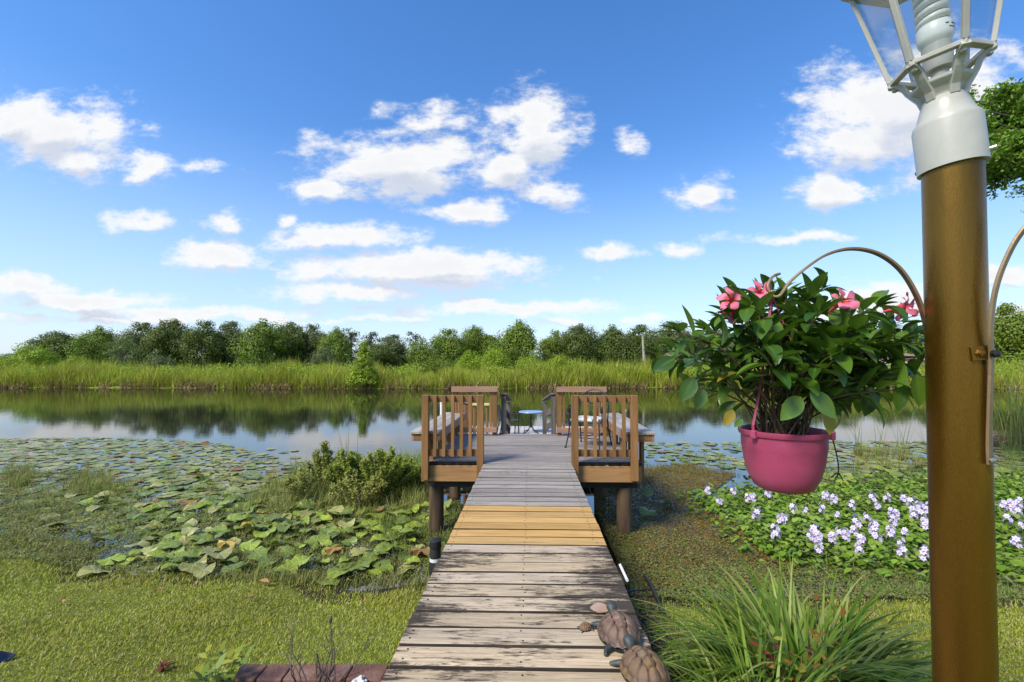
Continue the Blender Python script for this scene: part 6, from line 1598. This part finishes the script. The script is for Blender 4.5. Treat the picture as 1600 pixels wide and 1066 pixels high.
for (px, tp, hf, Y, kind, var, mat, lab_) in T_:
    nm = {'oak': 'oak_tree', 'pine': 'pine_tree', 'cone': 'cypress_tree', 'feather': 'feathery_tree', 'bush': 'shrub'}[kind]
    far_tree(nm, lab_, kind, var, mat, px, tp, hf, Y, cat='shrub' if kind == 'bush' else 'tree', group='shrubs on the far shore' if kind == 'bush' else 'trees on the far shore')
k = 0
for px in range(-60, 1720, 66):
    k += 1; far_tree('oak_tree', 'dark oak deep in the far woods, hidden but for its top', 'oak', k % 4, ('oak_a', 'oak_c')[k % 2], px+rnd.uniform(-15, 15), 548+rnd.uniform(-5, 10)+8*(px < 60), 46, 102+rnd.uniform(-4, 6), 'oaks deep in the far woods')
# dark undergrowth under the oaks
n = 26000; x = rng.uniform(-110, 110, n); y = rng.uniform(68, 96, n); z = .3+rng.random(n)*(2.4+.8*np.sin(x*.4))
stuff('woodland_undergrowth', [diamonds(np.stack([x, y, z], 1), rng.uniform(.4, .8, n), rng.uniform(.25, .5, n), rng.normal(size=(n, 3)))], ['oak_a'])
# palm
b = PY(1007, 560, 70); tp = PY(1004, 519, 70).z
t = thing('palm_tree', 'slender fan palm with pale bare trunk in front of the dark oaks', 'palm', (b.x, 70, .3))
MB().tube([(b.x, 70, 0), (b.x-.1, 70, tp*.5), (b.x-.3, 70, tp)], [.24, .19, .16], 10).build('trunk', 'bark_pale', t, smooth=True)
r = np.random.default_rng(8); n = 52; az = r.uniform(0, 2*PI, n); Vp, qp, tp_ = blades(np.repeat(np.array([[b.x-.3, 70, tp]]), n, 0), r.uniform(1.1, 1.6, n), r.uniform(.16, .3, n), az, r.uniform(.1, .95, n), r.uniform(.4, 2.0, n), 5, .3)
np_mesh('crown', Vp, [qp, tp_], ['pale'], t)
# far house roofs glimpsed through the plant
def house(px, py_e, py_r, half, Y, label):
    a = PY(px, py_e, Y); rz = PY(px, py_r, Y).z; w_ = half*Y/FPX; t = thing('far_house', label, 'house', (a.x, Y+4, .3))
    MB().box((a.x, Y+4, (a.z+.3)/2+.1), (2*w_*.92, 7, a.z-.3+.2)).build('wall', 'stucco', t)
    MB().add([(a.x-w_, Y, a.z), (a.x+w_, Y, a.z), (a.x+w_, Y+8, a.z), (a.x-w_, Y+8, a.z), (a.x-w_*.55, Y+4, rz), (a.x+w_*.55, Y+4, rz)], [(0, 1, 5, 4), (1, 2, 5), (2, 3, 4, 5), (3, 0, 4), (0, 3, 2, 1)]).build('roof', 'rooftile', t)
    for s in (-.5, .1, .6): MB().box((a.x+s*w_, Y+.49, a.z-1.2), (1.0, .06, 1.1)).build('window', 'darkglass', t)
house(1446, 563, 551, 16, 66, 'low house with brown shingle roof glimpsed between the plant and the lamp post')
house(1048, 557, 549, 9, 84, 'pale house wall glimpsed among the dark oaks right of the palm')

# ------------------------------------------------------------------ big tree at the right whose bough reaches into the frame
def near_tree():
    Y = 8.2; t = thing('oak_tree', 'near oak whose sunlit leafy bough reaches in beside the lantern', 'tree', (14.2, Y+.6, 0)); r = random.Random(4); m = MB()
    root = Vector((14.2, Y+.6, -.3)); top = Vector((13.6, Y+.4, 5.6)); m.tube(bez([root, Vector((14.1, Y+.5, 2.5)), top], 6), [.34*(1-.35*k/12) for k in range(13)], 12)
    C, D = [], []
    def twig(p, d, L, rad, dep):
        pts = [p]; dd = d
        for k in range(5):
            dd = (dd+Vector((r.uniform(-.3, .3), r.uniform(-.3, .3), r.uniform(-.22, .2)))).normalized(); pts.append(pts[-1]+dd*L/5)
        m.tube(pts, [rad*(1-.65*k/5) for k in range(6)], 5)
        if dep:
            for k in range(1, 6):
                for _ in range(2): twig(pts[k], (dd+Vector((r.uniform(-1.2, 1.2), r.uniform(-1.2, 1.2), r.uniform(-.7, .7)))).normalized(), L*r.uniform(.4, .62), rad*.45, dep-1)
        else:
            for k in range(1, 6):
                for _ in range(9):
                    v = Vector((r.gauss(0, 1), r.gauss(0, 1), r.gauss(0, 1))).normalized(); v = (v+dd*.6).normalized(); C.append(pts[k]+v*.04+Vector((r.gauss(0, .05), r.gauss(0, .05), r.gauss(0, .05)))); D.append(v)
    for px, py in ((1548, 175), (1560, 195), (1555, 225), (1575, 255), (1600, 165), (1610, 205), (1605, 240), (1640, 190), (1650, 230), (1680, 150), (1585, 150), (1530, 160), (1570, 178), (1590, 185), (1580, 205), (1565, 215), (1595, 225), (1590, 250), (1555, 262), (1600, 268), (1545, 195), (1575, 240), (1548, 245), (1620, 150), (1620, 225), (1610, 265), (1585, 268)):
        e = PY(px, py, Y+r.uniform(-.5, .5)); b = top+Vector((r.uniform(-.2, .2), r.uniform(-.2, .2), r.uniform(-.6, .2))); mid = b.lerp(e, .55)+Vector((0, 0, .25)); path = bez([b, mid, e], 6)
        m.tube(path, [.07*(1-.85*k/(len(path)-1)) for k in range(len(path))], 7); dd = (path[-1]-path[-4]).normalized()
        for k in (-9, -7, -5, -3, -1): 
            if abs(k) < len(path): twig(path[k], (dd+Vector((r.uniform(-.8, .8), r.uniform(-.8, .8), r.uniform(-.6, .6)))).normalized(), r.uniform(.35, .6), .012, 1)
    for k in range(16):
        a = r.uniform(-1.2, 2.6); e = top+Vector((math.cos(a)*r.uniform(1, 3.6), math.sin(a)*r.uniform(1, 3), r.uniform(.4, 3.4))); b = top+Vector((0, 0, r.uniform(-.8, 0))); path = bez([b, b.lerp(e, .5)+Vector((0, 0, .3)), e], 5); m.tube(path, [.09*(1-.85*q/(len(path)-1)) for q in range(len(path))], 6)
        for q in (-6, -3, -1): twig(path[q], (path[-1]-path[-2]).normalized(), .9, .015, 1)
    m.build('trunk', 'bark', t, smooth=True)
    C, D = np.array(C), np.array(D); L = rng.uniform(.05, .09, len(C)); V, F = hexleaf(C, L, L*rng.uniform(.38, .55, len(C)), np.cross(D, rng.normal(size=D.shape))+np.array([0, 0, .5]), D, .08)
    np_mesh('crown', V, [F], ['near_oak'], t); print('NEAROAK', len(C))
near_tree()
for o in list(bpy.data.objects):
    if o.name.startswith('template'): print('unused template', o.name)
